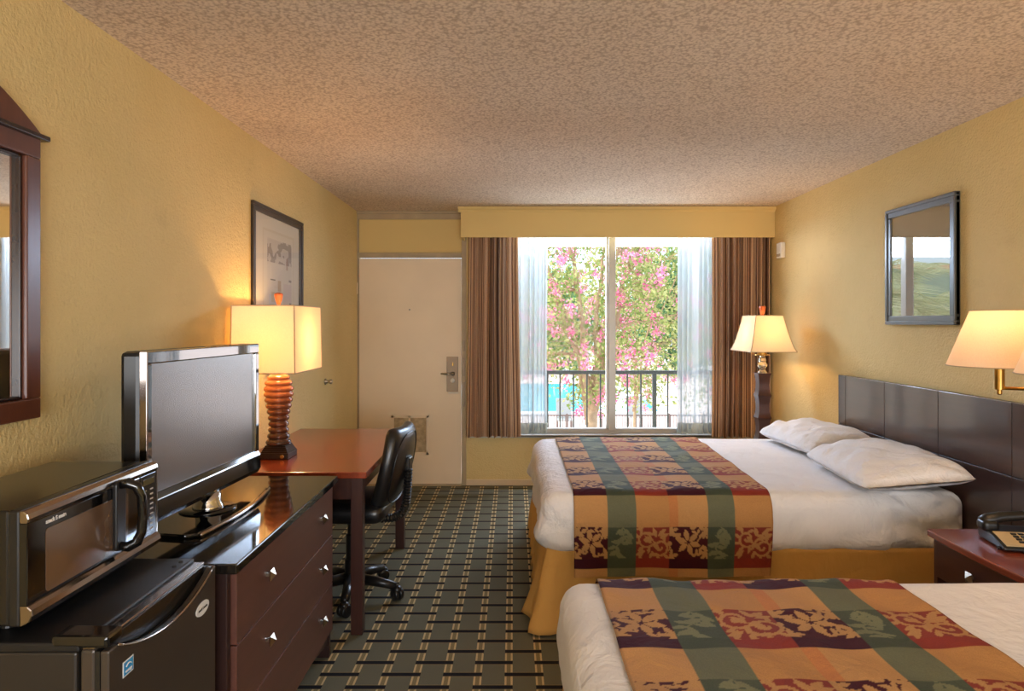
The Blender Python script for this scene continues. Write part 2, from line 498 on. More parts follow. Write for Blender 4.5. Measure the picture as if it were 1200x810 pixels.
    def build(s, name, mat, parent=None, smooth=False, bevel=0.0, sub=0, solid=0.0, uv=None, seg=2):
        me = bpy.data.meshes.new(name)
        vs = s.v
        if s.xf is not None:
            vs = [s.xf @ Vector(p) for p in vs]
        org = Vector((0, 0, 0))
        if parent is not None:
            q = parent
            while q is not None:
                org = org + q.location; q = q.parent
        vs = [(p[0] - org.x, p[1] - org.y, p[2] - org.z) for p in vs]
        me.from_pydata(vs, [], s.f)
        me.update()
        if uv is not None:
            l = me.uv_layers.new(name='UVMap')
            a = np.array(uv, dtype=np.float32)
            li = np.empty(len(me.loops), dtype=np.int32); me.loops.foreach_get('vertex_index', li)
            l.data.foreach_set('uv', a[li].ravel())
        if smooth:
            me.polygons.foreach_set('use_smooth', [True] * len(me.polygons))
        o = bpy.data.objects.new(name, me)
        me.materials.append(mat)
        COL.objects.link(o)
        if parent is not None: o.parent = parent
        if solid:
            md = o.modifiers.new('solid', 'SOLIDIFY'); md.thickness = solid; md.offset = 0
        if bevel:
            md = o.modifiers.new('bevel', 'BEVEL'); md.width = bevel; md.segments = seg; md.limit_method = 'ANGLE'; md.angle_limit = math.radians(40)
        if sub:
            md = o.modifiers.new('sub', 'SUBSURF'); md.levels = sub; md.render_levels = sub
        return o

def box(*a): return MB().box(*a)

def thing(name, label, cat, loc=(0, 0, 0), group=None):
    o = bpy.data.objects.new(name, None)
    o.empty_display_size = .1
    COL.objects.link(o)
    o.location = loc
    return tag(o, label, cat, group)

def tag(o, label, cat, group=None):
    o['label'] = label; o['category'] = cat
    if group: o['group'] = group
    return o

def struct(o):
    o['kind'] = 'structure'; return o

def pyramid_knob(mb, x, y, z, dirx, r=.017):
    """square pyramid knob facing +-x on a short stem"""
    d = dirx
    mb.box(min(x, x + d * .012), max(x, x + d * .012), y - .005, y + .005, z - .005, z + .005)
    x1, x2, x3 = x + d * .012, x + d * .018, x + d * .032
    v = [(x1, y - r * .6, z - r * .6), (x1, y + r * .6, z - r * .6), (x1, y + r * .6, z + r * .6), (x1, y - r * .6, z + r * .6),
         (x2, y - r, z - r), (x2, y + r, z - r), (x2, y + r, z + r), (x2, y - r, z + r), (x3, y, z)]
    mb.add(v, [(0, 1, 2, 3), (0, 1, 5, 4), (1, 2, 6, 5), (2, 3, 7, 6), (3, 0, 4, 7), (4, 5, 8), (5, 6, 8), (6, 7, 8), (7, 4, 8)])
    return mb

def text(name, body, size, loc, rot, mat, parent, extrude=.0004, align='CENTER'):
    cu = bpy.data.curves.new(name, 'FONT')
    cu.body = body; cu.size = size; cu.extrude = extrude; cu.offset = size * (.035 if size > .012 else .012)
    cu.align_x = align; cu.align_y = 'CENTER'
    tmp = bpy.data.objects.new(name + '_source', cu)
    COL.objects.link(tmp)
    bpy.context.view_layer.update()
    me = bpy.data.meshes.new_from_object(tmp.evaluated_get(bpy.context.evaluated_depsgraph_get()))
    bpy.data.objects.remove(tmp); bpy.data.curves.remove(cu)
    me.materials.clear(); me.materials.append(mat)
    o = bpy.data.objects.new(name, me)
    COL.objects.link(o)
    o.parent = parent
    q, org = parent, Vector((0, 0, 0))
    while q is not None:
        org = org + q.location; q = q.parent
    o.location = Vector(loc) - org
    o.rotation_euler = rot
    return o
FACE_PX = (PI / 2, 0, PI / 2)     # text read from +x

# ================================================================== ROOM
XL, XR, YB, YF, H = -1.395, 2.25, 6.12, -2.6, 2.455
struct(box(XL - .1, XR + .1, YF - .1, YB + .12, -.1, 0).build('floor', M['carpet']))
struct(box(XL - .1, XR + .1, YF - .1, YB + .12, H, H + .1).build('ceiling', M['ceiling']))
struct(box(XL - .1, XL, YF - .1, YB + .12, 0, H).build('wall_left', M['wall']))
struct(box(XR, XR + .1, YF - .1, YB + .12, 0, H).build('wall_right', M['wall']))
struct(box(XL, XR, YF - .1, YF, 0, H).build('wall_front', M['wall']))
DX0, DX1, DZ = -1.378, -.463, 2.035         # door leaf
WX0, WX1, WZ0, WZ1 = -.12, 1.88, .455, 2.33  # window opening
wb = MB()
wb.box(DX1 + .045, WX0, YB, YB + .12, 0, H)
wb.box(WX0, WX1, YB, YB + .12, 0, WZ0)
wb.box(WX0, WX1, YB, YB + .12, WZ1, H)
wb.box(WX1, XR, YB, YB + .12, 0, H)
wb.box(XL, DX1 + .045, YB + .03, YB + .12, DZ + .02, H)
struct(wb.build('wall_back', M['wall']))
# door frame, transom, header
tr = MB()
tr.box(XL, DX0 - .002, YB - .012, YB + .03, 0, H - .0)
tr.box(DX1 + .004, DX1 + .046, YB - .014, YB + .03, 0, H)
tr.box(DX0 - .002, DX1 + .004, YB - .014, YB + .03, DZ + .004, DZ + .05)
tr.box(DX0 - .002, DX1 + .004, YB - .012, YB + .03, 2.385, H - .02)
tr.box(XL, DX1 + .05, YB - .035, YB + .03, H - .022, H)
door_frame = struct(tr.build('trim_1', M['trim'], bevel=.003))
struct(box(DX0 - .002, DX1 + .004, YB + .012, YB + .03, DZ + .05, 2.385).build('trim_2', M['valance']))
d = struct(box(DX0, DX1, YB, YB + .04, .012, DZ).build('door_1', M['door'], bevel=.002))
# door furniture
def dpx(px, py, y=YB): return ((px - 601) / 800 * y, 1.46 - (py - 378) / 800 * y)
x0, z1 = dpx(523.5, 418); x1, z0 = dpx(537, 459)
box(x0, x1, YB - .008, YB + .001, z0, z1).build('lock_plate', M['lockmetal'], d, bevel=.003)
lv = MB(); cx, cz = dpx(531, 438)
lv.lathe([(.016, 0), (.018, -.01), (.012, -.016), (.011, -.045)], (cx, YB - .008, cz), 16, 'y')
lv.tube([(cx, YB - .05, cz), (cx - .04, YB - .054, cz), (cx - .105, YB - .048, cz + .002)], [.010, .009, .008], 10)
lv.build('lever_handle', M['nickel'], d, smooth=True)
cxx, czz = dpx(530.5, 446)
MB().lathe([(.018, 0), (.02, -.006), (.010, -.012)], (cxx, YB - .007, czz), 16, 'y').build('key_rose', M['white'], d)
cxx, czz = dpx(530.8, 427)
box(cxx - .007, cxx + .007, YB - .02, YB - .007, czz - .014, czz + .016).build('thumb_turn', M['brass'], d, bevel=.003)
xa, za = dpx(525.5, 459.5); xb, _ = dpx(537.5, 459)
box(xa, xb, YB - .022, YB - .002, za - .012, za - .003).build('latch_tab', M['white'], d, bevel=.002)
xa, za = dpx(480, 363)
MB().lathe([(.008, 0), (.008, -.004), (.004, -.006)], (xa, YB, za), 14, 'y').build('peephole', M['nickel'], d)
# vent
x0, z1 = dpx(458.5, 487); x1, z0 = dpx(502.5, 533)
vt = MB()
vt.box(x0, x1, YB - .008, YB, z0, z0 + .022); vt.box(x0, x1, YB - .008, YB, z1 - .022, z1)
vt.box(x0, x0 + .025, YB - .008, YB, z0, z1); vt.box(x1 - .022, x1, YB - .008, YB, z0, z1)
xm = x0 + .155
vt.box(xm, xm + .018, YB - .008, YB, z0, z1)
vg = vt.build('vent_frame', M['door'], d, bevel=.002)
fl = MB(); fl.box(x0 + .01, x1 - .01, YB - .002, YB - .0005, z0 + .01, z1 - .01)
for i in range(14):
    zz = z0 + .03 + i * (z1 - z0 - .06) / 13
    fl.box(x0 + .02, x1 - .02, YB - .005, YB - .001, zz - .004, zz + .003)
fl.build('vent_filter', M['filter'], vg)
for py in (338, 520):
    xa, za = dpx(418.5, py)
    box(xa - .008, xa + .012, YB - .03, YB - .008, za - .05, za + .05).build('hinge', M['offwhite_metal'], d, bevel=.003)
# strike plates on the jamb
sp = MB()
for py, hh in ((405, .05), (430, .08), (462, .11)):
    xa, za = dpx(543.6, py)
    sp.box(xa - .010, xa + .010, YB - .020, YB - .013, za - hh, za + hh)
sp.build('strike_plate', M['lockmetal'], door_frame, bevel=.002)
struct(box(DX0, DX1, YB - .03, YB + .03, 0, .012).build('trim_3', M['trim']))
# baseboards
struct(box(DX1 + .046, XR, YB - .016, YB, 0, .055).build('baseboard_back', M['offwhite_metal'], bevel=.003))
struct(box(XL, XL + .012, YF, YB, 0, .05).build('baseboard_left', M['trim'], bevel=.003))
struct(box(XR - .012, XR, YF, YB, 0, .05).build('baseboard_right', M['trim'], bevel=.003))
# wall bumper on left wall
b = MB().lathe([(.022, 0), (.024, .006), (.012, .014), (.010, .03), (.017, .036), (.018, .05), (.010, .056)], (XL, 5.07, 1.02), 18, 'x').build('door_stop', M['nickel'], None, smooth=True)
tag(b, 'small round metal door stop on the left yellow wall', 'door stop')

# ---- window
w = thing('window_1', 'wide sliding aluminium window with a centre mullion', 'window', (.88, YB, WZ0)); del w['category']; w['kind'] = 'structure'
fr = MB()
Y0, Y1 = YB + .03, YB + .1
fr.box(WX0, WX1, Y0, Y1, WZ0, WZ0 + .05); fr.box(WX0, WX1, Y0, Y1, WZ1 - .05, WZ1)
fr.box(WX0, WX0 + .05, Y0, Y1, WZ0, WZ1); fr.box(WX1 - .05, WX1, Y0, Y1, WZ0, WZ1)
fr.build('window_frame', M['alu'], w, bevel=.004)
mu = MB(); mu.box(.862, .925, Y0 - .012, Y1, WZ0 + .03, WZ1)
mu.build('mullion', M['alu'], w, bevel=.004)
box(.842, .862, Y0 + .01, Y1 - .01, WZ0 + .04, WZ1).build('sash_rail', M['extwhite'], w, bevel=.003)
for a, bb, yy in ((WX0 + .04, .862, Y0 + .045), (.90, WX1 - .04, Y0 + .025)):
    MB().add([(a, yy, WZ0 + .04), (bb, yy, WZ0 + .04), (bb, yy, WZ1 - .04), (a, yy, WZ1 - .04)], [(0, 1, 2, 3)]).build('pane', M['window_glass'], w)
sl = MB(); sl.box(DX1 + .05, XR, YB - .03, YB, WZ0 - .025, WZ0 - .004)
sl.box(WX0, WX1, YB - .03, YB + .05, WZ0 - .02, WZ0 + .004)
sl.build('window_sill', M['alu'], w, bevel=.004)

# ---- valance
VY = 5.85
va = thing('valance', 'long mustard yellow box valance over the window curtains', 'valance', (.9, VY, 2.19))
vb = MB(); vb.box(-.446, XR - .002, VY, VY + .02, 2.19, H - .002); vb.box(-.446, -.426, VY + .02, YB - .005, 2.19, H - .002)
vb.build('front_board', M['valance'], va, bevel=.002)
vm = MB()
vm.prism([(VY, H - .05), (VY - .006, H - .05), (VY - .010, H - .034), (VY - .022, H - .022), (VY - .026, H - .004), (VY, H - .004)], 'x', -.47, XR - .002)
vm.build('crown_moulding', M['valance'], va)

# ---- drapes and sheers
def drape(x0, x1, yc, z0, z1, n, amp, name, mat, label, cat, group, seed, sag=0.0, nu=None, sol=0.0, flare=0.0):
    r = random.Random(seed)
    ph = [r.uniform(0, 6.28) for _ in range(6)]
    nu, nv = nu or n * 14, 26
    uvs = []
    def fn(u, v):
        z = z1 + (z0 - z1) * v
        wv = 2 * PI * (n * u + .35 * math.sin(2.2 * u * PI + ph[0]) + .10 * math.sin(5.1 * u * PI + ph[1] + .7 * v))
        a = amp * (.75 + .35 * math.sin(3 * PI * u + ph[2])) * (.85 + .3 * v)
        y = yc + a * math.sin(wv) + .25 * a * math.sin(2.1 * wv + ph[3] + v)
        x = x0 + (x1 - x0) * u + .35 * a * math.cos(wv + ph[4]) * .6 + flare * v * (u - .5) + .006 * math.sin(3 * v + ph[5] + 4 * u)
        uvs.append((u + .002 * math.sin(v * 5), v))
        return (x, y, z)
    o = MB().grid(fn, nu, nv)
    o = o.build(name, mat, None, smooth=True, uv=uvs, solid=sol)
    return tag(o, label, cat, group)
drape(-.405, .045, 5.945, .46, 2.26, 7, .052, 'striped_drape', M['drape'], 'brown striped drape hanging left of the window, beside the door', 'curtain', 'striped drapes', 3, flare=.03)
drape(1.735, 2.235, 5.945, .46, 2.26, 8, .050, 'striped_drape', M['drape'], 'brown striped drape hanging right of the window, behind the floor lamp', 'curtain', 'striped drapes', 5, flare=.02)
def sheer(x0, x1, label, seed):
    yc = 6.05
    o = drape(x0, x1, yc, .475, 2.27, 6, .020, 'sheer_curtain', M['sheer'], label, 'curtain', 'sheer curtains', seed)
    h = drape(x0, x1, yc - .004, .475, .57, 6, .020, 'hem', M['hem'], '', '', None, seed)
    for k in ('label', 'category'): del h[k]
    h.parent = o
sheer(.03, .31, 'white sheer curtain gathered at the left side of the window', 21)
sheer(1.455, 1.78, 'white sheer curtain gathered at the right side of the window', 22)

# ================================================================== LEFT WALL: mirror, print
XF = -1.352
y0, y1, z0, z1 = 1.06, 1.957, 1.188, 1.985
mr = thing('wall_mirror', 'walnut framed wall mirror with arched crown above the microwave', 'mirror', (XL, 1.51, 1.188))
fw = .058
f = MB()
f.box(XL, XF, y0, y1, z0, z0 + fw); f.box(XL, XF, y0, y1, z1 - fw, z1); f.box(XL, XF, y0, y0 + fw, z0 + fw, z1 - fw); f.box(XL, XF, y1 - fw, y1, z0 + fw, z1 - fw)
f.build('frame', M['mirrorwood'], mr, bevel=.004)
f = MB(); g = fw + .009
for a in ((y0 + fw, y1 - fw, z0 + fw, z0 + g), (y0 + fw, y1 - fw, z1 - g, z1 - fw), (y0 + fw, y0 + g, z0 + fw, z1 - fw), (y1 - g, y1 - fw, z0 + fw, z1 - fw)):
    f.box(XL, XF - .012, *a)
f.build('inner_moulding', M['mirrorline'], mr, bevel=.003)
ar = [(y0 - .012, z1)] 
yc, hw = (y0 + y1) / 2, (y1 - y0) / 2 + .016
ar = [(yc - hw, z1)] + [(yc - hw * math.cos(PI * i / 24) if False else yc - hw + 2 * hw * i / 24, z1 + .012 + .155 * (1 - (2 * i / 24 - 1) ** 2)) for i in range(25)] + [(yc + hw, z1)]
MB().prism(ar, 'x', XL, XF - .004).build('arched_crown', M['mirrorwood'], mr, bevel=.003)
f = MB(); f.box(XL, XF + .014, yc - hw - .004, yc + hw + .006, z1 - .004, z1 + .012)
f.build('crown_moulding', M['mirrorline'], mr, bevel=.004)
MB().add([(XL + .018, y0 + .05, z0 + .05), (XL + .018, y1 - .05, z0 + .05), (XL + .018, y1 - .05, z1 - .05), (XL + .018, y0 + .05, z1 - .05)], [(0, 1, 2, 3)]).build('mirror_glass', M['mirror'], mr)

def picture(x, dirx, y0, y1, z0, z1, fw, name, label, fmat, amat, gmat, cat='picture', fd=.026):
    root = thing(name, label, cat, (x, (y0 + y1) / 2, z0))
    xa, xb = sorted((x, x + dirx * fd))
    f = MB()
    # profiled frame: mitred outer slab + raised lip
    f.box(xa, xb, y0, y1, z0, z0 + fw); f.box(xa, xb, y0, y1, z1 - fw, z1); f.box(xa, xb, y0, y0 + fw, z0 + fw, z1 - fw); f.box(xa, xb, y1 - fw, y1, z0 + fw, z1 - fw)
    f.build('frame', fmat, root, bevel=.005)
    f = MB(); xa2, xb2 = sorted((x, x + dirx * (fd + .007))); q = fw * .4
    f.box(xa2, xb2, y0, y1, z0, z0 + q); f.box(xa2, xb2, y0, y1, z1 - q, z1); f.box(xa2, xb2, y0, y0 + q, z0 + q, z1 - q); f.box(xa2, xb2, y1 - q, y1, z0 + q, z1 - q)
    f.build('frame_lip', fmat, root, bevel=.004)
    xx = x + dirx * (fd - .010)
    MB().add([(xx, y0 + q, z0 + q), (xx, y1 - q, z0 + q), (xx, y1 - q, z1 - q), (xx, y0 + q, z1 - q)], [(0, 1, 2, 3)]).build('print', amat, root, uv=[(0, 0), (1, 0), (1, 1), (0, 1)])
    xx = x + dirx * (fd - .006)
    MB().add([(xx, y0 + q, z0 + q), (xx, y1 - q, z0 + q), (xx, y1 - q, z1 - q), (xx, y0 + q, z1 - q)], [(0, 1, 2, 3)]).build('glass', gmat, root)
    return root
picture(XL, 1, 3.63, 4.49, 1.36, 2.113, .048, 'framed_print', 'dark framed print of pale abstract shapes on the left wall above the desk lamp', M['frame_dark'], M['art'], M['pic_glass'], fd=.013)
picture(XR, -1, 3.43, 4.07, 1.447, 2.122, .05, 'framed_print', 'slate grey framed print with a window reflected in its glass, above the headboard', M['frame_grey'], M['art2'], M['pic_glass2'])
# alarm box
al = thing('alarm_box', 'small white plastic alarm box high on the right wall beside the drape', 'alarm', (XR, 5.68, 2.06))
box(XR - .04, XR, 5.63, 5.73, 1.995, 2.125).build('case', M['white'], al, bevel=.008)
box(XR - .043, XR - .038, 5.642, 5.718, 2.008, 2.03).build('grille', M['trim'], al)

# ================================================================== FRIDGE
F0, F1 = 1.375, 1.868
fg = thing('mini_fridge', 'black mini fridge with curved door grip, under the microwave', 'fridge', (-1.1, 1.62, 0))
box(-1.375, -.878, F0, F1, .03, .795).build('body', M['fridge_side'], fg, bevel=.006)
box(-1.378, -.872, F0 - .002, F1 + .002, .795, .815).build('top', M['fridge_top'], fg, bevel=.005)
for yy in (F0 + .05, F1 - .05):
    for xx in (-1.32, -.93):
        MB().lathe([(.02, 0), (.02, .032)], (xx, yy, 0), 14).build('foot', M['blackplastic'], fg)
dr = box(-.872, -.842, F0, F1, .05, .80).build('door', M['fridge_black'], fg, bevel=.006)
n = 22
def ztop(t): return .797 - .052 * math.sin(PI * t) ** .8
yA, yB2 = F0 + .03, F1 - .018
pts = [(F0, .05), (F1, .05), (F1, .797), (yB2, .797)] + [(yB2 + (yA - yB2) * i / n, ztop(i / n)) for i in range(1, n)] + [(yA, .797), (F0, .797)]
MB().prism(pts, 'x', -.832, -.813).build('door_skin', M['fridge_black'], dr, bevel=.004)
sk = MB()
sk.box(-.842, -.832, F0, F1, .05, .735); sk.box(-.842, -.832, F0, yA, .735, .797); sk.box(-.842, -.832, yB2, F1, .735, .797)
sk.build('grip_pocket', M['blackplastic'], dr)
rim = [(-.813, yA + (yB2 - yA) * i / n, ztop(i / n) if 0 < i < n else .797) for i in range(n + 1)]
MB().tube(rim, .0035, 8).build('grip_rim', M['smoke_chrome'], dr, smooth=True)
box(-.871, -.843, F0 + .004, F1 - .004, .799, .806).build('door_cap', M['smoke_chrome'], dr, bevel=.002)
box(-.845, -.838, yA, yB2, .745, .800).build('grip_back', M['mw_black'], dr)
box(-.93, -.815, F0 - .002, F0 + .055, .802, .828).build('hinge_cover', M['blackgloss'], fg, bevel=.007)
for yy in (1.80, 1.835):
    MB().lathe([(.006, 0), (.006, .003), (.003, .005)], (-.893, yy, .815), 12).build('screw_cap', M['blackplastic'], fg)
el = MB(); el.prism([(1.787 + .037 * math.cos(2 * PI * i / 32), .712 + .0175 * math.sin(2 * PI * i / 32)) for i in range(32)], 'x', -.813, -.8115)
lg = el.build('logo_badge', M['stickerwhite'], dr)
text('logo_text', 'snack S mate', .0095, (-.811, 1.787, .712), FACE_PX, M['blackplastic'], lg)
st = box(-.813, -.812, 1.4225, 1.4615, .718, .750).build('energy_sticker', M['stickerwhite'], dr)
box(-.8125, -.8114, 1.4250, 1.4590, .7205, .7475).build('sticker_print', M['blue'], st)
arc = [(-.8108, 1.432 + .020 * i / 8, .737 + .005 * math.sin(PI * i / 8)) for i in range(9)]
MB().tube(arc, .0012, 6).build('sticker_arc', M['stickerwhite'], st)
text('sticker_text', 'energy', .009, (-.811, 1.442, .728), FACE_PX, M['stickerwhite'], st)

# ================================================================== MICROWAVE
mw = thing('microwave', 'black microwave oven with smoked window and loop handle on the mini fridge', 'microwave', (-1.15, 1.66, .815))
Y0, Y1, Z0, Z1, XM = 1.40, 1.912, .833, 1.072, -1.0
box(-1.29, -1.035, Y0 + .002, Y1 - .002, Z0, Z1).build('case', M['mw_black'], mw, bevel=.006)
for yy in (Y0 + .05, Y1 - .05):
    for xx in (-1.25, -1.07):
        MB().lathe([(.016, .0012), (.014, .02)], (xx, yy, .815), 14).build('foot', M['blackplastic'], mw)
box(-1.037, -1.012, Y0, Y1, Z0, Z1 + .001).build('front_collar', M['blackplastic'], mw, bevel=.005)
# chrome lips above and below, curved in section
def lip(zs, name):
    MB().prism(zs, 'y', Y0, Y1).build(name, M['smoke_chrome'], mw, bevel=.003)
lip([(-1.013, Z1), (-1.004, Z1), (-.995, Z1 - .006), (-.992, Z1 - .016), (-.995, Z1 - .026), (-1.013, Z1 - .026)], 'top_lip')
lip([(-1.013, Z0), (-1.008, Z0), (-.992, Z0 + .010), (-.985, Z0 + .024), (-.987, Z0 + .036), (-.996, Z0 + .044), (-1.013, Z0 + .044)], 'bottom_lip')
dm = box(-1.013, -.996, Y0, 1.822, Z0 + .044, Z1 - .026).build('door', M['blackgloss'], mw, bevel=.002)
wn = MB()
def rrect(ya, yb, za, zb, r, k=5):
    p = []
    for (cy, cz, a0) in ((yb - r, za + r, -PI / 2), (yb - r, zb - r, 0), (ya + r, zb - r, PI / 2), (ya + r, za + r, PI)):
        p += [(cy + r * math.cos(a0 + PI / 2 * i / k), cz + r * math.sin(a0 + PI / 2 * i / k)) for i in range(k + 1)]
    return p
wn.prism(rrect(Y0 + .055, 1.765, Z0 + .052, Z1 - .052, .008), 'x', -.9965, -.9945)
wn.build('window', M['mw_window'], dm)
text('logo_text', 'snack S mate', .0125, (-.9945, 1.487, Z1 - .0375), FACE_PX, M['stickerwhite'], dm)
hd = MB()
hp = [(-.990, 1.716, 1.052), (-.968, 1.719, 1.056), (-.950, 1.725, 1.046), (-.940, 1.729, 1.020), (-.938, 1.730, .975), (-.940, 1.729, .930), (-.950, 1.725, .905), (-.968, 1.719, .895), (-.990, 1.716, .899)]
hd.tube(hp, [.012, .013, .013, .012, .0115, .012, .013, .013, .012], 8)
hd.build('handle', M['blackgloss'], dm, smooth=True)
MB().prism(rrect(1.696, 1.738, .888, 1.062, .012), 'x', -.9965, -.984).build('handle_plate', M['blackplastic'], dm, bevel=.003)
cp = box(-1.013, -.995, 1.8235, Y1 - .008, Z0 + .044, Z1 - .026).build('control_panel', M['mw_black'], mw, bevel=.002)
box(-.9955, -.994, 1.838, 1.892, 1.018, 1.034).build('clock_display', M['display'], cp)
kb = MB()
for r_ in range(9):
    zz = 1.003 - r_ * .0135
    kb.box(-.9955, -.9943, 1.872, 1.887, zz - .0018, zz + .0018)
    if r_ % 2 == 0: kb.box(-.9955, -.9943, 1.846, 1.854, zz - .0012, zz + .0012)
kb.build('keypad', M['panelmark'], cp)
box(-1.013, -.9945, Y1 - .008, Y1, Z0 + .03, Z1 - .01).build('side_trim', M['smoke_chrome'], mw, bevel=.002)

# ================================================================== DRESSER
DY0, DY1 = 1.905, 3.0
ds = thing('dresser', 'low mahogany chest of three long drawers with a dark stone top', 'dresser', (-1.09, 2.45, 0))
c = MB()
c.box(-1.385, -.80, DY0 + .005, DY0 + .03, .0, .755); c.box(-1.385, -.80, DY1 - .03, DY1 - .005, .0, .755)
c.box(-1.385, -1.37, DY0 + .03, DY1 - .03, .05, .755); c.box(-1.37, -.81, DY0 + .03, DY1 - .03, .12, .14); c.box(-1.37, -.81, DY0 + .03, DY1 - .03, .74, .755)
c.build('carcass', M['carcass'], ds, bevel=.002)
c = MB(); pts = [(DY0 + .03, .125), (DY0 + .03, .06)] + [(DY0 + .03 + (DY1 - DY0 - .06) * i / 16, .06 + .05 * math.sin(PI * i / 16)) for i in range(1, 16)] + [(DY1 - .03, .06), (DY1 - .03, .125)]
c.prism(pts, 'x', -.82, -.805).build('apron', M['carcass'], ds)
box(-1.39, -.77, DY0 - .0, DY1 + .005, .755, .785).build('stone_top', M['granite'], ds, bevel=.004)
for k in range(3):
    za, zb = .125 + k * .2085, .125 + (k + 1) * .2085 - .004
    dw = box(-.81, -.785, DY0 + .036, DY1 - .028, za, zb).build('drawer', M['drawer'], ds, bevel=.002)
    for yy in (2.175, 2.785):
        pyramid_knob(MB(), -.785, yy, za + .115, 1).build('knob', M['nickel'], dw)

# ================================================================== TV
a = math.atan2(.045, .75)
TVM = Matrix.Translation((-1.055, 2.375, 0)) @ Matrix.Rotation(-a, 4, 'Z')
tv = thing('television', 'flat black television on a pedestal stand on top of the dresser', 'television', (-1.1, 2.43, .785))
W2, zb, zt = .382, .857, 1.375
MB(TVM).box(-.075, -.01, -W2, W2, zb, zt).build('rear_shell', M['blackplastic'], tv, bevel=.015)
MB(TVM).prism([(-.012, zb + .01), (.004, zb), (.016, zb + .02), (.012, zb + .075), (.002, zb + .09), (-.012, zb + .09)], 'y', -W2, W2).build('lower_bezel', M['blackgloss'], tv, bevel=.003)
f = MB(TVM); f.box(-.012, .008, -W2, W2, zt - .038, zt); f.box(-.012, .008, -W2, -W2 + .03, zb + .085, zt - .038); f.box(-.012, .008, W2 - .03, W2, zb + .085, zt - .038)
f.build('bezel', M['tvgloss'], tv, bevel=.004)
MB(TVM).tube([(.013, -W2 + .01, zb + .072), (.013, W2 - .01, zb + .072)], .004, 8).build('silver_strip', M['chrome'], tv)
f = MB(TVM); f.box(-.012, .011, -W2 - .003, -W2 + .006, zb + .02, zt); f.build('side_strip', M['smoke_chrome'], tv, bevel=.002)
MB(TVM).box(-.012, -.001, -W2 + .03, W2 - .03, zb + .085, zt - .038).build('screen', M['screen'], tv)
MB().lathe([(.055, .80), (.05, .815), (.042, .83), (.042, .862)], (-1.08, 2.42, 0), 28).build('neck', M['chrome'], tv, smooth=True)
MB().lathe([(.095, .799), (.095, .804), (.055, .806)], (-1.08, 2.42, 0), 32).build('swivel_disc', M['blackgloss'], tv, smooth=True)
pts = [(-1.24, 2.16), (-1.02, 2.12)] + [(-.985 + .03 * math.sin(PI * i / 12), 2.14 + .60 * i / 12) for i in range(13)] + [(-1.02, 2.755), (-1.24, 2.70)]
sb = MB().prism(pts, 'z', .785, .799).build('stand_base', M['blackgloss'], tv, bevel=.005)
MB().tube([(-.980 + .03 * math.sin(PI * i / 12), 2.14 + .60 * i / 12, .793) for i in range(13)], .0075, 8).build('base_rim', M['smoke_chrome'], sb, smooth=True)

# ================================================================== DESK
T0, T1 = 3.165, 4.47
dk = thing('writing_desk', 'red cherry wood writing desk against the left wall', 'desk', (-1.04, 3.82, 0))
box(-1.39, -.68, T0, T1, .735, .765).build('desktop', M['desk'], dk, bevel=.004)
ap = MB(); ap.box(-1.36, -.72, T0 + .035, T0 + .055, .63, .735); ap.box(-1.36, -.72, T1 - .055, T1 - .035, .63, .735); ap.box(-1.375, -1.355, T0 + .05, T1 - .05, .63, .735); ap.box(-.735, -.715, T0 + .05, T1 - .05, .66, .735)
ap.build('apron', M['deskleg'], dk, bevel=.002)
for xx in (-1.385, -.757):
    for yy in (T0 + .02, T1 - .075):
        box(xx, xx + .055, yy, yy + .055, 0, .735).build('leg', M['deskleg'], dk, bevel=.003)

# ---- desk lamp
LX, LY = -1.213, 3.535
dl = thing('table_lamp', 'ridged copper brown table lamp with a lit square box shade on the desk', 'lamp', (LX, LY, .765))
q = .074
b = MB(); b.box(LX - q, LX + q, LY - q, LY + q, .765, .795); b.build('base', M['bronze'], dl, bevel=.004)
f = MB()
for i in range(5):
    s1 = q * (.92 - .05 * i); f.box(LX - s1, LX + s1, LY - s1, LY + s1, .795 + i * .007, .802 + i * .007)
f.build('stepped_plinth', M['bronze'], dl, bevel=.002)
prof = []
ctrl = [(.829, .064), (.86, .056), (.90, .049), (.94, .048), (.98, .052), (1.03, .062), (1.08, .071), (1.11, .073), (1.15, .066), (1.18, .052), (1.195, .036)]
nr = 12
for i in range(nr * 8 + 1):
    z = .829 + (1.195 - .829) * i / (nr * 8)
    for (za, ra), (zb_, rb) in zip(ctrl, ctrl[1:]):
        if za <= z <= zb_ + 1e-9:
            r = ra + (rb - ra) * (z - za) / (zb_ - za); break
    prof.append((r - .008 + .011 * abs(math.sin(PI * i / 8)) ** .7, z))
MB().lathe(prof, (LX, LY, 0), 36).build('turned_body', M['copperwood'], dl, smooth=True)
MB().lathe([(.014, 1.19), (.014, 1.24), (.02, 1.245), (.02, 1.29), (.004, 1.292), (.004, 1.555)], (LX, LY, 0), 16).build('socket', M['brass'], dl)
MB().lathe([(.006, LY - q - .014), (.010, LY - q - .012), (.008, LY - q), (.004, LY - q + .002)], (LX + .045, 0, .78), 12, 'y').build('switch_knob', M['brass'], dl)

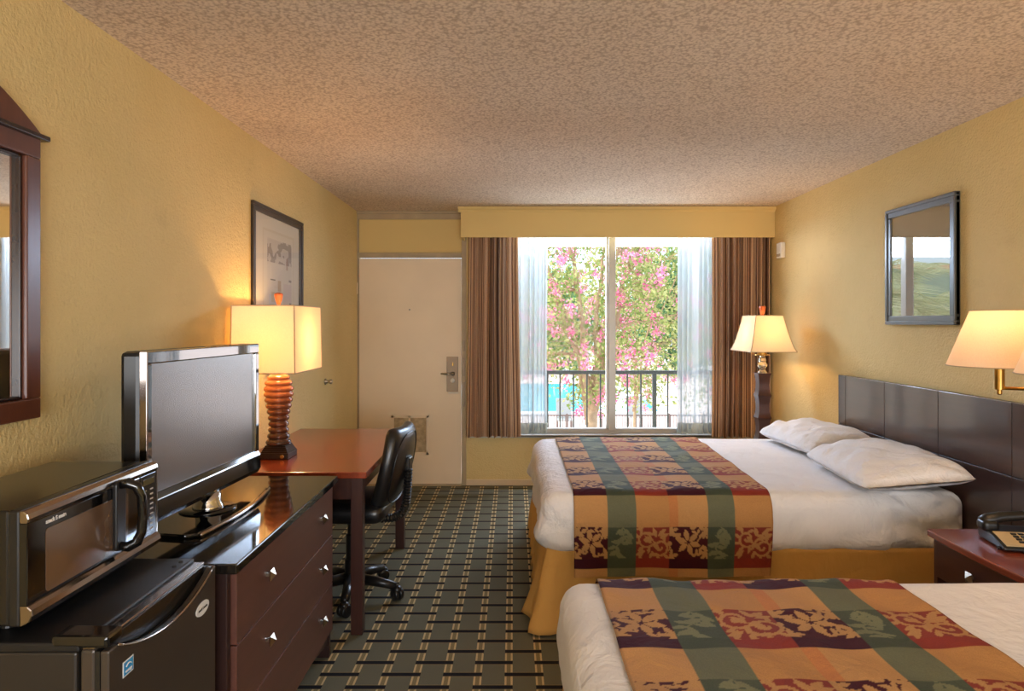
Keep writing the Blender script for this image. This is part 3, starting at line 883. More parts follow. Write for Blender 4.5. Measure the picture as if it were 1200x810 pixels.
def rect_shade(cx, cy, bx, by, tx, ty, zb, zt, root, mat, bell=0.0, n=10):
    """four-sided shade, half sizes; bell > 0 draws the sides inwards"""
    v, f = [], []
    for j in range(n + 1):
        t = j / n
        k = t ** (1 - bell) if bell else t
        hx, hy = bx + (tx - bx) * k, by + (ty - by) * k
        z = zb + (zt - zb) * t
        for sx, sy in ((-1, -1), (1, -1), (1, 1), (-1, 1)):
            v.append((cx + sx * hx, cy + sy * hy, z))
    for j in range(n):
        for i in range(4):
            f.append((4 * j + i, 4 * j + (i + 1) % 4, 4 * j + 4 + (i + 1) % 4, 4 * j + 4 + i))
    sh = MB().add(v, f).build('lamp_shade', mat, root)
    tp = MB()
    for i in range(4):
        tp.tube([v[4 * j + i] for j in range(n + 1)], .0032, 6)
    for j in (0, n):
        tp.tube([v[4 * j + i % 4] for i in range(5)], .0032, 6)
    tp.build('shade_trim', M['shadetrim'], sh)
    return sh
rect_shade(LX + .001, LY, .157, .232, .152, .227, 1.212, 1.543, dl, M['shade'])
fm = MB()
for (ax, ay) in ((.152, 0), (-.152, 0), (0, .227), (0, -.227)):
    fm.tube([(LX, LY, 1.535), (LX + ax, LY + ay, 1.541)], .0022, 6)
fm.build('shade_spider', M['brass'], dl)
MB().lathe([(.010, 1.553), (.012, 1.562), (.017, 1.575), (.023, 1.602), (.0215, 1.610), (.006, 1.616)], (LX, LY, 0), 8).build('finial', M['finial'], dl)

# ---- office chair
CX, CY = -.865, 3.645
ch = thing('office_chair', 'black leather swivel office chair pushed up to the desk', 'chair', (CX, CY, 0))
def seatfn(p, nn):
    k = .018 * (1 - (p.x / .25) ** 2) * (1 - (p.y / .24) ** 2)
    if nn.z > .2: p = p + Vector((0, 0, k))
    return p
MB().rbox((CX - .02, CY, .488), (.235, .235, .05), .046, 14, seatfn).build('seat', M['leather'], ch, smooth=True, sub=1)
box(CX - .12, CX + .12, CY - .12, CY + .12, .42, .438).build('seat_plate', M['blackplastic'], ch, bevel=.004)
YAW = Matrix.Translation((CX, CY, 0)) @ Matrix.Rotation(math.radians(-7), 4, 'Z') @ Matrix.Translation((-CX, -CY, 0))
lean = YAW @ Matrix.Translation((CX + .252, CY, .712)) @ Matrix.Rotation(math.radians(13), 4, 'Y')
def backfn(p, nn):
    # rounded egg outline, wrapped slightly around the sitter
    f = 1 - .14 * max(0, (-p.z) / .20) ** 2 - .20 * max(0, p.z / .20) ** 2
    return Vector((p.x - .022 * (p.y / .2) ** 2 + .02 * (1 - (p.z / .2) ** 2), p.y * f, p.z))
bk = MB(lean).rbox((0, 0, 0), (.038, .215, .208), .037, 14, backfn).build('backrest', M['leather'], ch, smooth=True, sub=1)
pp = []
for i in range(49):
    t = 2 * PI * i / 48
    c_, s_ = math.cos(t), math.sin(t)
    yy = .19 * math.copysign(abs(c_) ** .6, c_); zz = .185 * math.copysign(abs(s_) ** .6, s_)
    pt = backfn(Vector((.036, yy, zz)), None); pp.append((pt.x + .002, pt.y, pt.z))
MB(lean).tube(pp, .0045, 6).build('piping', M['blackplastic'], bk, smooth=True)
arm = [(-.80, CY, .425), (-.70, CY, .418), (-.63, CY, .425), (-.585, CY, .45), (-.562, CY, .50), (-.556, CY, .56), (-.552, CY, .62), (-.548, CY, .69)]
dn = []
for i in range(len(arm) - 1):
    for k in range(8):
        dn.append(Vector(arm[i]).lerp(Vector(arm[i + 1]), k / 8))
dn.append(Vector(arm[-1]))
MB(YAW).tube(dn, [.018 + .006 * (i % 2) for i in range(len(dn))], 12).build('bellows_arm', M['blackplastic'], ch)
MB(YAW).box(-.60, -.535, CY - .035, CY + .035, .68, .755).build('back_bracket', M['blackplastic'], ch, bevel=.01)
MB().lathe([(.032, .075), (.032, .20), (.026, .205), (.026, .33), (.018, .335), (.018, .425)], (CX, CY, 0), 20).build('gas_column', M['blackplastic'], ch, smooth=False)
MB().lathe([(.045, .07), (.05, .085), (.045, .115), (.033, .125)], (CX, CY, 0), 20).build('hub', M['blackplastic'], ch, smooth=True)
a0 = math.atan2(-.053, .255)
for k in range(5):
    a = a0 + k * 2 * PI / 5
    dx, dy = math.cos(a), math.sin(a)
    lg = MB().tube([(CX + .03 * dx, CY + .03 * dy, .098), (CX + .15 * dx, CY + .15 * dy, .088), (CX + .255 * dx, CY + .255 * dy, .072)], [.030, .026, .020], 10).build('base_leg', M['blackplastic'], ch, smooth=True)
    cs = MB()
    px, py = CX + .262 * dx, CY + .262 * dy
    wa = a + .9
    ox, oy = math.cos(wa), math.sin(wa)
    for sgn in (-1, 1):
        R_ = Matrix.Translation((px + sgn * .014 * ox, py + sgn * .014 * oy, .032)) @ Matrix.Rotation(wa, 4, 'Z')
        tmp = MB().lathe([(.012, -.012), (.029, -.011), (.032, -.006), (.032, .006), (.029, .011), (.012, .012)], (0, 0, 0), 20, 'x')
        cs.add([R_ @ Vector(p) for p in tmp.v], tmp.f)
    cs.lathe([(.014, .032), (.026, .055), (.022, .068), (.006, .078)], (px, py, 0), 14)
    cs.build('caster', M['blackplastic'], lg, smooth=True)

# ================================================================== BEDS
HZ = .640          # top of mattress
def fold(x, y, s):
    return (math.sin(9.1 * x + 3 * math.sin(4 * y + s)) + math.sin(13.7 * y + 2.2 * math.sin(6.3 * x + 1.7 * s)) + .6 * math.sin(23 * x + 17 * y + s)) / 2.6

def make_bed(Y0, Y1, label, seed, foot=.15, bulge=1.0):
    X0, X1 = foot, 2.185
    bd = thing('bed', label, 'bed', ((X0 + X1) / 2, (Y0 + Y1) / 2, 0), 'queen beds')
    box(X0 + .05, X1, Y0 + .03, Y1 - .03, .06, .35).build('box_spring', M['sheet'], bd, bevel=.02)
    for xx in (X0 + .15, X1 - .15):
        for yy in (Y0 + .12, Y1 - .12):
            MB().lathe([(.025, 0), (.03, .07)], (xx, yy, 0), 14).build('leg', M['blackplastic'], bd)
    cz, hz = (.345 + HZ) / 2, (HZ - .345) / 2
    def fn(p, nn):
        x, y, z = p.x + (X0 + X1) / 2, p.y + (Y0 + Y1) / 2, p.z + cz
        d_ = Vector((0, 0, 0))
        if abs(nn.y) > .5:     # long sides: soft vertical folds, turned-down flap towards the head
            low = max(0, (HZ - .05 - z) / .25)
            d_ += Vector((0, math.copysign(1, nn.y), 0)) * (.006 * math.sin(21 * x + 2 * math.sin(5 * x) + seed) * low + .004 * fold(x * 2, z * 3, seed) + .006 * low)
            if x > 1.80: d_ += Vector((0, -math.copysign(1, nn.y), 0)) * (.018 + .016 * fold(x * 2.2, z * 4, seed + 2)) * min(1, (x - 1.80 - .05 * (z - .4)) / .03) if x - 1.80 - .05 * (z - .4) > 0 else Vector((0, 0, 0))
        if nn.x < -.3:         # foot end: bundled blanket bulging out
            low = max(0, min(1, (HZ - z) / .2))
            d_ += Vector((-1, 0, 0)) * bulge * (.024 * low * abs(nn.x) + .008 * math.sin(9 * y + seed + 4 * z) * low + .007 * fold(y * 2.5, z * 3, seed) * low)
        cw = math.exp(-((x - X0) / .13) ** 2 - ((abs(p.y) - (Y1 - Y0) / 2) / .15) ** 2)
        lw = max(0, min(1, (HZ - .05 - z) / .18))
        d_ += Vector((nn.x, nn.y, 0)) * bulge * cw * lw * (.014 + .011 * math.sin(38 * z + 30 * (x - X0) + 14 * p.y + seed) + .006 * math.sin(70 * p.y + 40 * z))
        if nn.z > .5:
            d_ += Vector((0, 0, 1)) * (.003 * fold(x, y, seed))
        return p + d_
    MB().rbox(((X0 + X1) / 2, (Y0 + Y1) / 2, cz), ((X1 - X0) / 2, (Y1 - Y0) / 2, hz), .075, 72, fn).build('sheet', M['sheet'], bd, smooth=True)
    # skirt: ruffled wall round three sides
    path = []
    def seg(a, b, n):
        for i in range(n):
            path.append(Vector(a).lerp(Vector(b), i / n))
    e = .02
    seg((X1, Y1 - e, 0), (X0 + e, Y1 - e, 0), 70); seg((X0 + e, Y1 - e, 0), (X0 + e, Y0 + e, 0), 70); seg((X0 + e, Y0 + e, 0), (X1, Y0 + e, 0), 90)
    path.append(Vector((X1, Y0 + e, 0)))
    cen = Vector(((X0 + X1) / 2, (Y0 + Y1) / 2, 0))
    nrm = []
    for i, p in enumerate(path):
        tg = (path[min(i + 4, len(path) - 1)] - path[max(i - 4, 0)]).normalized()
        nn = Vector((tg.y, -tg.x, 0))
        if nn.dot(p - cen) < 0: nn = -nn
        nrm.append(nn)
    def sk(u, v):
        i = min(int(round(u * (len(path) - 1))), len(path) - 1)
        p, nn = path[i], nrm[i]
        z = .375 + (.012 - .375) * v
        footness = max(0, 1 - (p.x - X0) / .35)
        corner = math.exp(-(((p.x - X0) / .16) ** 2)) * (math.exp(-(((p.y - Y0) / .25) ** 2)) + .25 * math.exp(-(((p.y - Y1) / .22) ** 2)))
        amp = (.004 + .010 * footness + .022 * corner) * (v ** .8)
        off = .004 + (.020 + .03 * footness) * v + amp * math.sin(i * .72 + 1.2 * math.sin(i * .13) + seed) + corner * .065 * v + .006 * v * math.sin(7 * v + i * .05)
        q = p + nn * off
        return (q.x, q.y, z)
    MB().grid(sk, len(path), 16).build('bed_skirt', M['skirt'], bd, smooth=True, solid=.003)
    return bd

make_bed(3.265, 4.875, 'queen bed under the window with two white pillows and a plaid runner', 1.0)
make_bed(.60, 2.205, 'queen bed in the foreground, cut off by the bottom of the frame', 4.3, bulge=.35)

# ---- jacquard runner
def C(*rgb): return np.array(lin(rgb)[:3])
def leaf(U, V, cx, cy, ang, L, W):
    dx, dy = U - cx, V - cy
    t = (dx * math.cos(ang) + dy * math.sin(ang)) / L
    s = (-dx * math.sin(ang) + dy * math.cos(ang))
    return (t > 0) & (t < 1) & (np.abs(s) < W * np.sin(PI * np.clip(t, 0, 1)) ** .8)
def curve_mask(U, V, pts, w):
    m = np.zeros(U.shape, bool)
    for (x, y) in pts: m |= ((U - x) ** 2 + (V - y) ** 2) < w * w
    return m
def flower_cell(U, V, w, h, seed):
    r = random.Random(seed); m = np.zeros(U.shape, bool)
    cx, cy = w * .5, h * .48
    for k in range(6):
        a = k * PI / 3 + .3
        m |= leaf(U, V, cx + .006 * math.cos(a), cy + .006 * math.sin(a), a, h * .37, h * .085)
    m &= ~(((U - cx) ** 2 + (V - cy) ** 2) < .006 ** 2)
    for k in range(5):
        a = 2 * PI * k / 5 + seed
        for (bx, by) in ((w * .05, h * .12), (w * .95, h * .85), (w * .06, h * .92), (w * .95, h * .1)):
            m |= leaf(U, V, bx, by, a, h * .24, h * .055)
    for k in range(16):
        bx, by = r.uniform(0, w), r.uniform(0, h)
        if (bx - cx) ** 2 + (by - cy) ** 2 < (h * .36) ** 2: continue
        a = r.uniform(0, 6.28)
        m |= leaf(U, V, bx, by, a, h * .22, h * .045) | leaf(U, V, bx, by, a + 1.3, h * .16, h * .04)
    for sx in (-1, 1):
        pts = [(cx + sx * (.02 + .5 * w * t), h * (.08 + .84 * (1 - t) * .5) + .012 * math.sin(9 * t)) for t in np.linspace(0, 1, 40)]
        m |= curve_mask(U, V, pts, .0032)
        for t in (.3, .5, .7, .9):
            p = pts[int(t * 39)]
            m |= leaf(U, V, p[0], p[1], sx * .9 + (1.2 if int(t * 10) % 2 else -1.2), h * .2, h * .05)
    return m
def scroll_cell(U, V, w, h, seed):
    m = np.zeros(U.shape, bool)
    for (cx, cy, R_, dirn, ph) in ((w * .30, h * .36, h * .30, 1, .4), (w * .74, h * .64, h * .30, -1, 2.6)):
        pts = []
        for t in np.linspace(0, 1, 110):
            a = ph + dirn * 2 * PI * 1.35 * t; rr = R_ * (1.0 - .82 * t)
            pts.append((cx + rr * math.cos(a), cy + rr * math.sin(a)))
        m |= curve_mask(U, V, pts, h * .036)
        for k in range(6):
            p = pts[k * 9]
            a = math.atan2(p[1] - cy, p[0] - cx)
            m |= leaf(U, V, p[0], p[1], a + dirn * .7, h * .24, h * .055)
    r = random.Random(seed)
    for k in range(14):
        bx, by, a = r.uniform(0, w), r.uniform(0, h), r.uniform(0, 6.28)
        if min(math.hypot(bx - w * .30, by - h * .36), math.hypot(bx - w * .74, by - h * .64)) < h * .26: continue
        m |= leaf(U, V, bx, by, a, h * .26, h * .05)
    for (bx, by, a) in ((0, h * .9, -.5), (w * .1, h, -1.2), (w * .5, 0, 1.2), (w * .9, h * .05, 2.4), (w, h * .2, 2.7), (w * .5, h * .5, .8), (w * .48, h * .52, -2.3)):
        m |= leaf(U, V, bx, by, a, h * .34, h * .07)
    return m
def green_cell(U, V, w, h, seed):
    r = random.Random(seed); m = np.zeros(U.shape, bool)
    pts = [(w * .5 + w * .2 * math.sin(7 * t), h * t) for t in np.linspace(0, 1, 60)]
    m |= curve_mask(U, V, pts, .003)
    for t in np.linspace(.04, .96, 9):
        p = pts[int(t * 59)]
        for sx in (0, 1):
            m |= leaf(U, V, p[0], p[1], (.5 if sx == 0 else PI - .5) + r.uniform(-.5, .9), h * .30, h * .062)
    return m
COLS = [(0, .16, 'p'), (.16, .292, 'g'), (.292, .447, 'r'), (.447, .628, 'p'), (.628, .758, 'g'), (.758, .935, 'r')]
def weave(U, V, per):
    g0, g1 = per * .41, per * .86
    col = np.zeros(U.shape + (3,))
    m = np.mod(V, per); row = np.floor(V / per).astype(int)
    gold, goldr, goldp = C(190, 142, 87), C(186, 136, 83), C(194, 146, 93)
    for ci, (a, b, k) in enumerate(COLS):
        inc = (U >= a) & (U < b + 1e-9)
        w, h = b - a, g1 - g0
        cell = {'p': flower_cell, 'g': green_cell, 'r': scroll_cell}[k]
        mk = cell(U - a, m - g0, w, h, ci + .5) & (m >= g0) & (m < g1)
        ground = {'p': C(72, 26, 34), 'g': C(76, 84, 68), 'r': C(136, 58, 46)}[k]
        motif = {'p': C(186, 142, 92), 'g': C(122, 124, 94), 'r': C(184, 136, 86)}[k]
        plainb = {'p': goldp, 'g': C(108, 110, 86), 'r': goldr}[k]
        solid = {'p': C(66, 24, 36), 'g': C(72, 80, 64), 'r': C(140, 54, 42)}[k]
        cc = np.where((m < g0)[..., None], plainb, np.where((m < g1)[..., None], np.where(mk[..., None], motif, ground), solid))
        if k == 'p' and a > .2:
            st_ = ((U - a) < .045) & (m < g0)
            cc = np.where(st_[..., None], C(194, 128, 78), cc)
        col[inc] = cc[inc]
    hem = (U < .006) | (U > .929)
    col[hem] *= .75
    return col

def runner(name, label, path, vs, xa, xb, per, seed, du=.0042):
    """path: list of (y, z) section points; vs: woven coordinate per point; xa/xb: x of left edge and right edge"""
    W = .935
    nu = int(W / du) + 1
    nv = len(path)
    U = np.tile(np.linspace(0, W, nu), (nv, 1)); V = np.tile(np.array(vs)[:, None], (1, nu))
    colr = weave(U, V, per)
    verts, faces = [], []
    L = [0]
    for i in range(1, nv): L.append(L[-1] + math.hypot(path[i][0] - path[i - 1][0], path[i][1] - path[i - 1][1]))
    for j, (y, z) in enumerate(path):
        ja, jb = max(j - 1, 0), min(j + 1, nv - 1)
        ty, tz = path[jb][0] - path[ja][0], path[jb][1] - path[ja][1]
        l = math.hypot(ty, tz) or 1
        ny, nz = -tz / l, ty / l
        if nz < -.2 or (abs(nz) <= .2 and (ny > 0) != (y > RUN_MID)): ny, nz = -ny, -nz
        for i in range(nu):
            u = i / (nu - 1)
            x = xa(j / (nv - 1)) + (xb(j / (nv - 1)) - xa(j / (nv - 1))) * u
            hang = max(0, (.60 - z) / .35)
            w_ = .0042 * fold(x * 1.3, L[j] * 1.1, seed) + .002 * math.sin(31 * x + 22 * L[j]) + hang * .007 * math.sin(11 * x + seed + 2 * math.sin(6 * z))
            off = .0125 + w_ + .017 * min(1, max(0, (HZ - z - .03) / .1))
            edge = min(u, 1 - u)
            if edge < .008: off -= .002 * (1 - edge / .008)
            verts.append((x, y + ny * off, z + nz * off))
    for j in range(nv - 1):
        for i in range(nu - 1):
            faces.append((j * nu + i, j * nu + i + 1, (j + 1) * nu + i + 1, (j + 1) * nu + i))
    mb = MB(); mb.v, mb.f = verts, faces
    o = mb.build(name, M['runner'], None, smooth=True)
    ca = o.data.color_attributes.new('weave', 'FLOAT_COLOR', 'POINT')
    buf = np.ones((nu * nv, 4), dtype=np.float32); buf[:, :3] = colr.reshape(-1, 3)
    ca.data.foreach_set('color', buf.ravel())
    return tag(o, label, 'bed runner', 'plaid bed runners')

def section(Yedge, Ytop_end, sgn, zlow, step=.0042, r=.08, top=HZ):
    """from the far end of the top to the edge, round it and hang down to zlow. sgn -1: hangs on the -y side"""
    pts, s = [], []
    ystart = Ytop_end
    yend = Yedge - sgn * r          # where the arc begins
    n = int(abs(yend - ystart) / step)
    for i in range(n): pts.append((ystart + (yend - ystart) * i / n, top))
    k = int(r * PI / 2 / step)
    for i in range(k):
        a = PI / 2 * i / k
        pts.append((yend + sgn * r * math.sin(a), top - r + r * math.cos(a)))
    n = int((top - r - zlow) / step)
    for i in range(n + 1): pts.append((Yedge, top - r + (zlow - top + r) * i / n))
    return pts
def vcoords(pts, idx0, sign=1):
    L = [0]
    for i in range(1, len(pts)): L.append(L[-1] + math.hypot(pts[i][0] - pts[i - 1][0], pts[i][1] - pts[i - 1][1]))
    return [sign * (l - L[idx0]) for l in L]
p = section(3.262, 4.80, -1, .255)
k0 = next(i for i, q in enumerate(p) if q[1] < HZ - .02)
RUN_MID = 4.07
runner('bed_runner', 'plaid floral bed runner across the foot of the bed under the window', p, vcoords(p, k0), lambda t: .297 - .008 * t, lambda t: 1.29 - .065 * t, .33, 2.0)
p = section(2.208, .68, 1, .27)
k0 = next(i for i, q in enumerate(p) if q[0] > 2.068)
RUN_MID = 1.4
runner('bed_runner', 'plaid floral bed runner across the bed in the foreground', p, vcoords(p, k0, -1), lambda t: .262 + .004 * t, lambda t: 1.19 + .01 * t, .375, 5.0)

# ---- pillows
def pillow(label, cx, cy, cz, L, W, T, rot, seed):
    Mx = Matrix.Translation((cx, cy, cz)) @ Matrix.Rotation(rot[2], 4, 'Z') @ Matrix.Rotation(rot[1], 4, 'Y') @ Matrix.Rotation(rot[0], 4, 'X')
    mb = MB(Mx)
    n = 72
    def surf(sgn):
        def fn(u, v):
            a, b = 2 * u - 1, 2 * v - 1
            ox = W * a * (1 - .025 * (1 - b * b) * abs(a) ** 3 - .05 * abs(b) ** 7)
            oy = L * b * (1 - .03 * (1 - a * a) * abs(b) ** 3 - .05 * abs(a) ** 7)
            t = T * (max(0, 1 - abs(a) ** 2.8)) ** .5 * (max(0, 1 - abs(b) ** 4.0)) ** .5
            edge = max(abs(a), abs(b))
            w_ = .012 * fold(a * .55 + seed, b * .6, seed) * (1 - edge ** 6) + .007 * math.sin(10 * a * b + 5 * a + seed) * edge ** 2 * (1 - edge ** 10)
            w_ += .005 * math.sin(19 * b + 6 * a + 3 * math.sin(5 * b + seed)) * (1 - edge ** 4) * .5
            w_ += .007 * math.sin(16 * b + 4 * a * a + seed) * max(0, edge - .45) * (1 - edge ** 8) * 2
            return (ox, oy, sgn * (t * (1.0 if sgn > 0 else .55)) + w_ * (1 if sgn > 0 else .3))
        return fn
    mb.grid(surf(1), n, n)
    b0 = len(mb.v); mb.grid(surf(-1), n, n)
    o = mb.build('pillow', M['pillow'], None, smooth=True)
    o.data.validate()
    md = o.modifiers.new('weld', 'WELD'); md.merge_threshold = .002
    return tag(o, label, 'pillow', 'white bed pillows')
pillow('white pillow nearest the window, tucked partly behind the other pillow', 1.955, 4.42, .712, .385, .225, .092, (0, math.radians(-5), math.radians(3)), 1.3)
pillow('white pillow on the bed edge nearest the nightstand, front of the two', 1.902, 3.53, .722, .44, .255, .095, (math.radians(-.5), math.radians(-6), math.radians(-6)), 3.9)

# ---- headboard
hb = thing('headboard', 'long dark glossy panelled headboard fixed along the right wall', 'headboard', (2.22, 2.7, .2))
HX = 2.192
box(HX + .008, XR - .001, .95, 4.60, .02, 1.105).build('backing', M['headgroove'], hb, bevel=.002)
ys = [4.60, 4.50, 4.03, 3.52, 3.00, 2.50, 2.0, 1.5, .95]
for a_, b_ in zip(ys, ys[1:]):
    for za, zb in ((.785, 1.108), (.18, .78)):
        box(HX, HX + .03, b_ + .0025, a_ - .0025, za, zb).build('panel', M['headboard'], hb, bevel=.0012)

# ================================================================== NIGHTSTAND + PHONE
N0, N1 = 2.275, 2.845
ns = thing('nightstand', 'cherry red topped nightstand with one drawer between the two beds', 'nightstand', (1.95, 2.55, 0))
tpz = .60
pts = [(1.735, N0), (2.185, N0), (2.185, N1), (1.735, N1), (1.722, N1 - .005)] + [(1.722 - .010 * math.sin(PI * i / 10), N1 - .005 - (N1 - N0 - .01) * i / 10) for i in range(1, 10)] + [(1.722, N0 + .005)]
MB().prism(pts, 'z', tpz - .026, tpz).build('top', M['nstop'], ns, bevel=.004)
c = MB()
c.box(1.745, 2.18, N0 + .015, N0 + .04, 0, tpz - .026); c.box(1.745, 2.18, N1 - .04, N1 - .015, 0, tpz - .026); c.box(2.165, 2.18, N0 + .04, N1 - .04, .05, tpz - .026); c.box(1.76, 2.165, N0 + .04, N1 - .04, .10, .12)
c.box(1.75, 2.165, N0 + .04, N1 - .04, tpz - .04, tpz - .026); c.box(1.76, 2.165, N0 + .04, N1 - .04, .405, .415)
c.build('carcass', M['nsfront'], ns, bevel=.002)
dw = box(1.735, 1.755, N0 + .043, N1 - .043, .42, tpz - .035).build('drawer', M['nsfront'], ns, bevel=.002)
pyramid_knob(MB(), 1.735, 2.572, .497, -1, .020).build('knob', M['nickel'], dw)

PM = Matrix.Translation((1.985, 2.625, tpz)) @ Matrix.Rotation(math.radians(-10), 4, 'Z')
ph = thing('telephone', 'black desk telephone with a beige keypad on the nightstand', 'telephone', (1.985, 2.625, tpz))
# local: x along the handset, -y towards the bed in front
MB(PM).prism([(-.10, .004), (-.104, .018), (-.02, .040), (.085, .055), (.10, .045), (.10, .004)], 'x', -.135, .125).build('body', M['blackplastic'], ph, bevel=.008)
MB(PM).add([(-.122, -.092, .0235), (.115, -.092, .0235), (.115, .012, .0465), (-.122, .012, .0465)], [(0, 1, 2, 3)]).build('keypad_panel', M['phonepanel'], ph, solid=.003)
ky = MB(PM)
for i in range(3):
    for j in range(4):
        u, v = -.058 + i * .026, -.066 + j * .020
        z = .0235 + (v + .092) / .104 * .023
        ky.box(u - .009, u + .009, v - .006, v + .006, z, z + .006)
ky.build('keys', M['blackplastic'], ph, bevel=.001)
hs = MB(PM)
hs.tube([(-.14, .06, .068), (-.115, .06, .078), (-.07, .06, .092), (0, .06, .100), (.06, .06, .094), (.105, .06, .080), (.125, .06, .068)], [.022, .026, .021, .019, .021, .026, .022], 12)
hs.rbox((-.118, .055, .060), (.030, .034, .022), .016, 8); hs.rbox((.105, .055, .060), (.030, .034, .022), .016, 8)
hs.build('handset', M['blackplastic'], ph, smooth=True)
cd = []
for i in range(260):
    t = i / 259
    bx, by = -.145 + .285 * t, -.112 + .13 * max(0, .35 - t) + .006 * math.sin(4 * t)
    a = i * 1.25
    cd.append((bx, by + .006 * math.cos(a), .0085 + .006 * math.sin(a)))
MB(PM).tube(cd, .0021, 5).build('coiled_cord', M['blackplastic'], ph, smooth=True)

# ================================================================== WALL SCONCE (two arms)
sc = thing('wall_sconce', 'brass double-arm wall lamp with two cream cone shades above the nightstand', 'wall lamp', (XR, 2.35, 1.22))
MB().lathe([(.055, 0), (.055, -.012), (.03, -.02), (.02, -.03)], (XR, 2.35, 1.215), 24, 'x').build('wall_plate', M['brass'], sc, smooth=False)
for (sx, sy) in ((1.817, 2.55), (1.771, 2.13)):
    ar = MB(); ar.tube([(XR - .03, 2.35, 1.215), (sx, sy, 1.215)], .0065, 10).build('arm', M['brass'], sc, smooth=True)
    po = MB(); po.lathe([(.006, 1.190), (.009, 1.194), (.009, 1.208), (.0175, 1.210), (.0175, 1.300), (.008, 1.302), (.008, 1.36), (.014, 1.362), (.014, 1.40), (.003, 1.402), (.003, 1.49)], (sx, sy, 0), 18)
    po.build('post', M['brass'], sc, smooth=False)
    n = 40
    def cone(u, v, sx=sx, sy=sy):
        a = 2 * PI * u; r = .170 + (.0925 - .170) * v
        return (sx + r * math.cos(a), sy + r * math.sin(a), 1.297 + .208 * v)
    sh = MB().grid(cone, n, 8, closed_u=True).build('lamp_shade', M['shade2'], sc, smooth=True)
    for r, z in ((.170, 1.297), (.0925, 1.505)):
        rm = MB()
        rm.tube([(sx + r * math.cos(2 * PI * i / n), sy + r * math.sin(2 * PI * i / n), z) for i in range(n + 1)], .0022, 6)
        rm.build('shade_ring', M['shadetrim'], sh)
    rm = MB()
    for k in range(3):
        a = 2 * PI * k / 3
        rm.tube([(sx, sy, 1.49), (sx + .0925 * math.cos(a), sy + .0925 * math.sin(a), 1.503)], .0015, 5)
    rm.build('shade_spider', M['brass'], sc)

# ================================================================== FLOOR LAMP
GX, GY = 1.93, 5.28
fl = thing('floor_lamp', 'floor lamp with a flared cream shade and dark scalloped post in the far corner', 'lamp', (GX, GY, 0))
b = MB(); b.box(GX - .13, GX + .13, GY - .13, GY + .13, 0, .025); b.box(GX - .10, GX + .10, GY - .10, GY + .10, .025, .04); b.build('base', M['lamppost'], fl, bevel=.004)
po = MB()
segs = [.04 + i * .1717 for i in range(7)]
for za, zb in zip(segs, segs[1:]):
    v, f = [], []
    k = 10
    for j in range(k + 1):
        t = j / k
        hw_ = .052 - .013 * math.sin(PI * t) ** .7
        for sx, sy in ((-1, -1), (1, -1), (1, 1), (-1, 1)):
            v.append((GX + sx * hw_, GY + sy * hw_, za + (zb - za) * t))
    for j in range(k):
        for i in range(4): f.append((4 * j + i, 4 * j + (i + 1) % 4, 4 * j + 4 + (i + 1) % 4, 4 * j + 4 + i))
    f.append((3, 2, 1, 0)); f.append(tuple(4 * k + i for i in range(4)))
    po.add(v, f)
po.build('post', M['lamppost'], fl)
MB().lathe([(.035, 1.07), (.030, 1.085), (.018, 1.095), (.024, 1.105), (.037, 1.125), (.037, 1.135), (.024, 1.155), (.03, 1.165), (.026, 1.185), (.018, 1.195), (.02, 1.20)], (GX, GY, 0), 14).build('crystal_neck', M['crystal'], fl)
MB().lathe([(.02, 1.20), (.055, 1.206), (.058, 1.212), (.034, 1.214), (.034, 1.245), (.02, 1.247), (.02, 1.30), (.004, 1.302), (.004, 1.52)], (GX, GY, 0), 20).build('candle_cup', M['brass'], fl)
rect_shade(GX, GY, .172, .235, .102, .150, 1.24, 1.512, fl, M['shade'], bell=.28)
MB().lathe([(.012, 1.515), (.014, 1.53), (.020, 1.545), (.026, 1.578), (.024, 1.586), (.006, 1.59)], (GX, GY, 0), 10).build('finial', M['finial'], fl)

# ================================================================== OUTSIDE
struct(box(-6, 8, YB + .12, 7.75, -.18, -.03).build('balcony_floor', M['concrete']))
sf = MB(); sf.box(-6, 8, YB + .12, 7.75, 2.36, 2.5); sf.box(-6, 8, 7.62, 7.75, 2.318, 2.36)
struct(sf.build('balcony_ceiling', M['extwhite']))
rl = thing('balcony_railing', 'dark iron balcony railing with thin balusters outside the window', 'railing', (1, 7.6, -.03))
MB().box(-5, 7, 7.575, 7.625, .885, .925).build('top_rail', M['rail'], rl, bevel=.004)
MB().box(-5, 7, 7.585, 7.615, .06, .09).build('bottom_rail', M['rail'], rl)
for i in range(-4, 26):
    xx = .375 + (i - 1) * .150
    w_ = .021 if (i - 1) % 8 == 0 else .008
    MB().box(xx - w_, xx + w_, 7.6 - w_, 7.6 + w_, -.03 if w_ > .02 else .085, .89).build('baluster', M['rail'], rl)
GZ = -3.0
struct(box(-70, 70, 7.75, 120, GZ - .2, GZ).build('ground', M['pooldeck']))
pool = MB().prism([(-26, 33.5), (7.2, 33.5), (7.9, 40), (8.4, 49.5), (-26, 49.5)], 'z', GZ + .004, GZ + .02).build('pool', M['water'])
struct(pool)
pe = MB()
pe.box(-26, 7.6, 32.9, 33.5, GZ + .002, GZ + .10); pe.build('pool_coping', M['extwhite']); struct(bpy.data.objects['pool_coping'])
# pool fence
fc = thing('pool_fence', 'low brown iron picket fence in front of the swimming pool', 'fence', (3.5, 24, GZ))
for i in range(8):
    xa = -.5 + i * 1.2
    pnl = MB()
    for k in range(12):
        xx = xa + .05 + k * .1
        pnl.box(xx - .011, xx + .011, 23.99, 24.01, GZ + .1, GZ + 1.2)
    pnl.build('picket_panel', M['fence'], fc)
    MB().box(xa, xa + 1.2, 23.98, 24.02, GZ + 1.17, GZ + 1.22).build('rail', M['fence'], fc)
    MB().box(xa - .03, xa + .03, 23.97, 24.03, GZ, GZ + 1.26).build('post', M['fence'], fc)
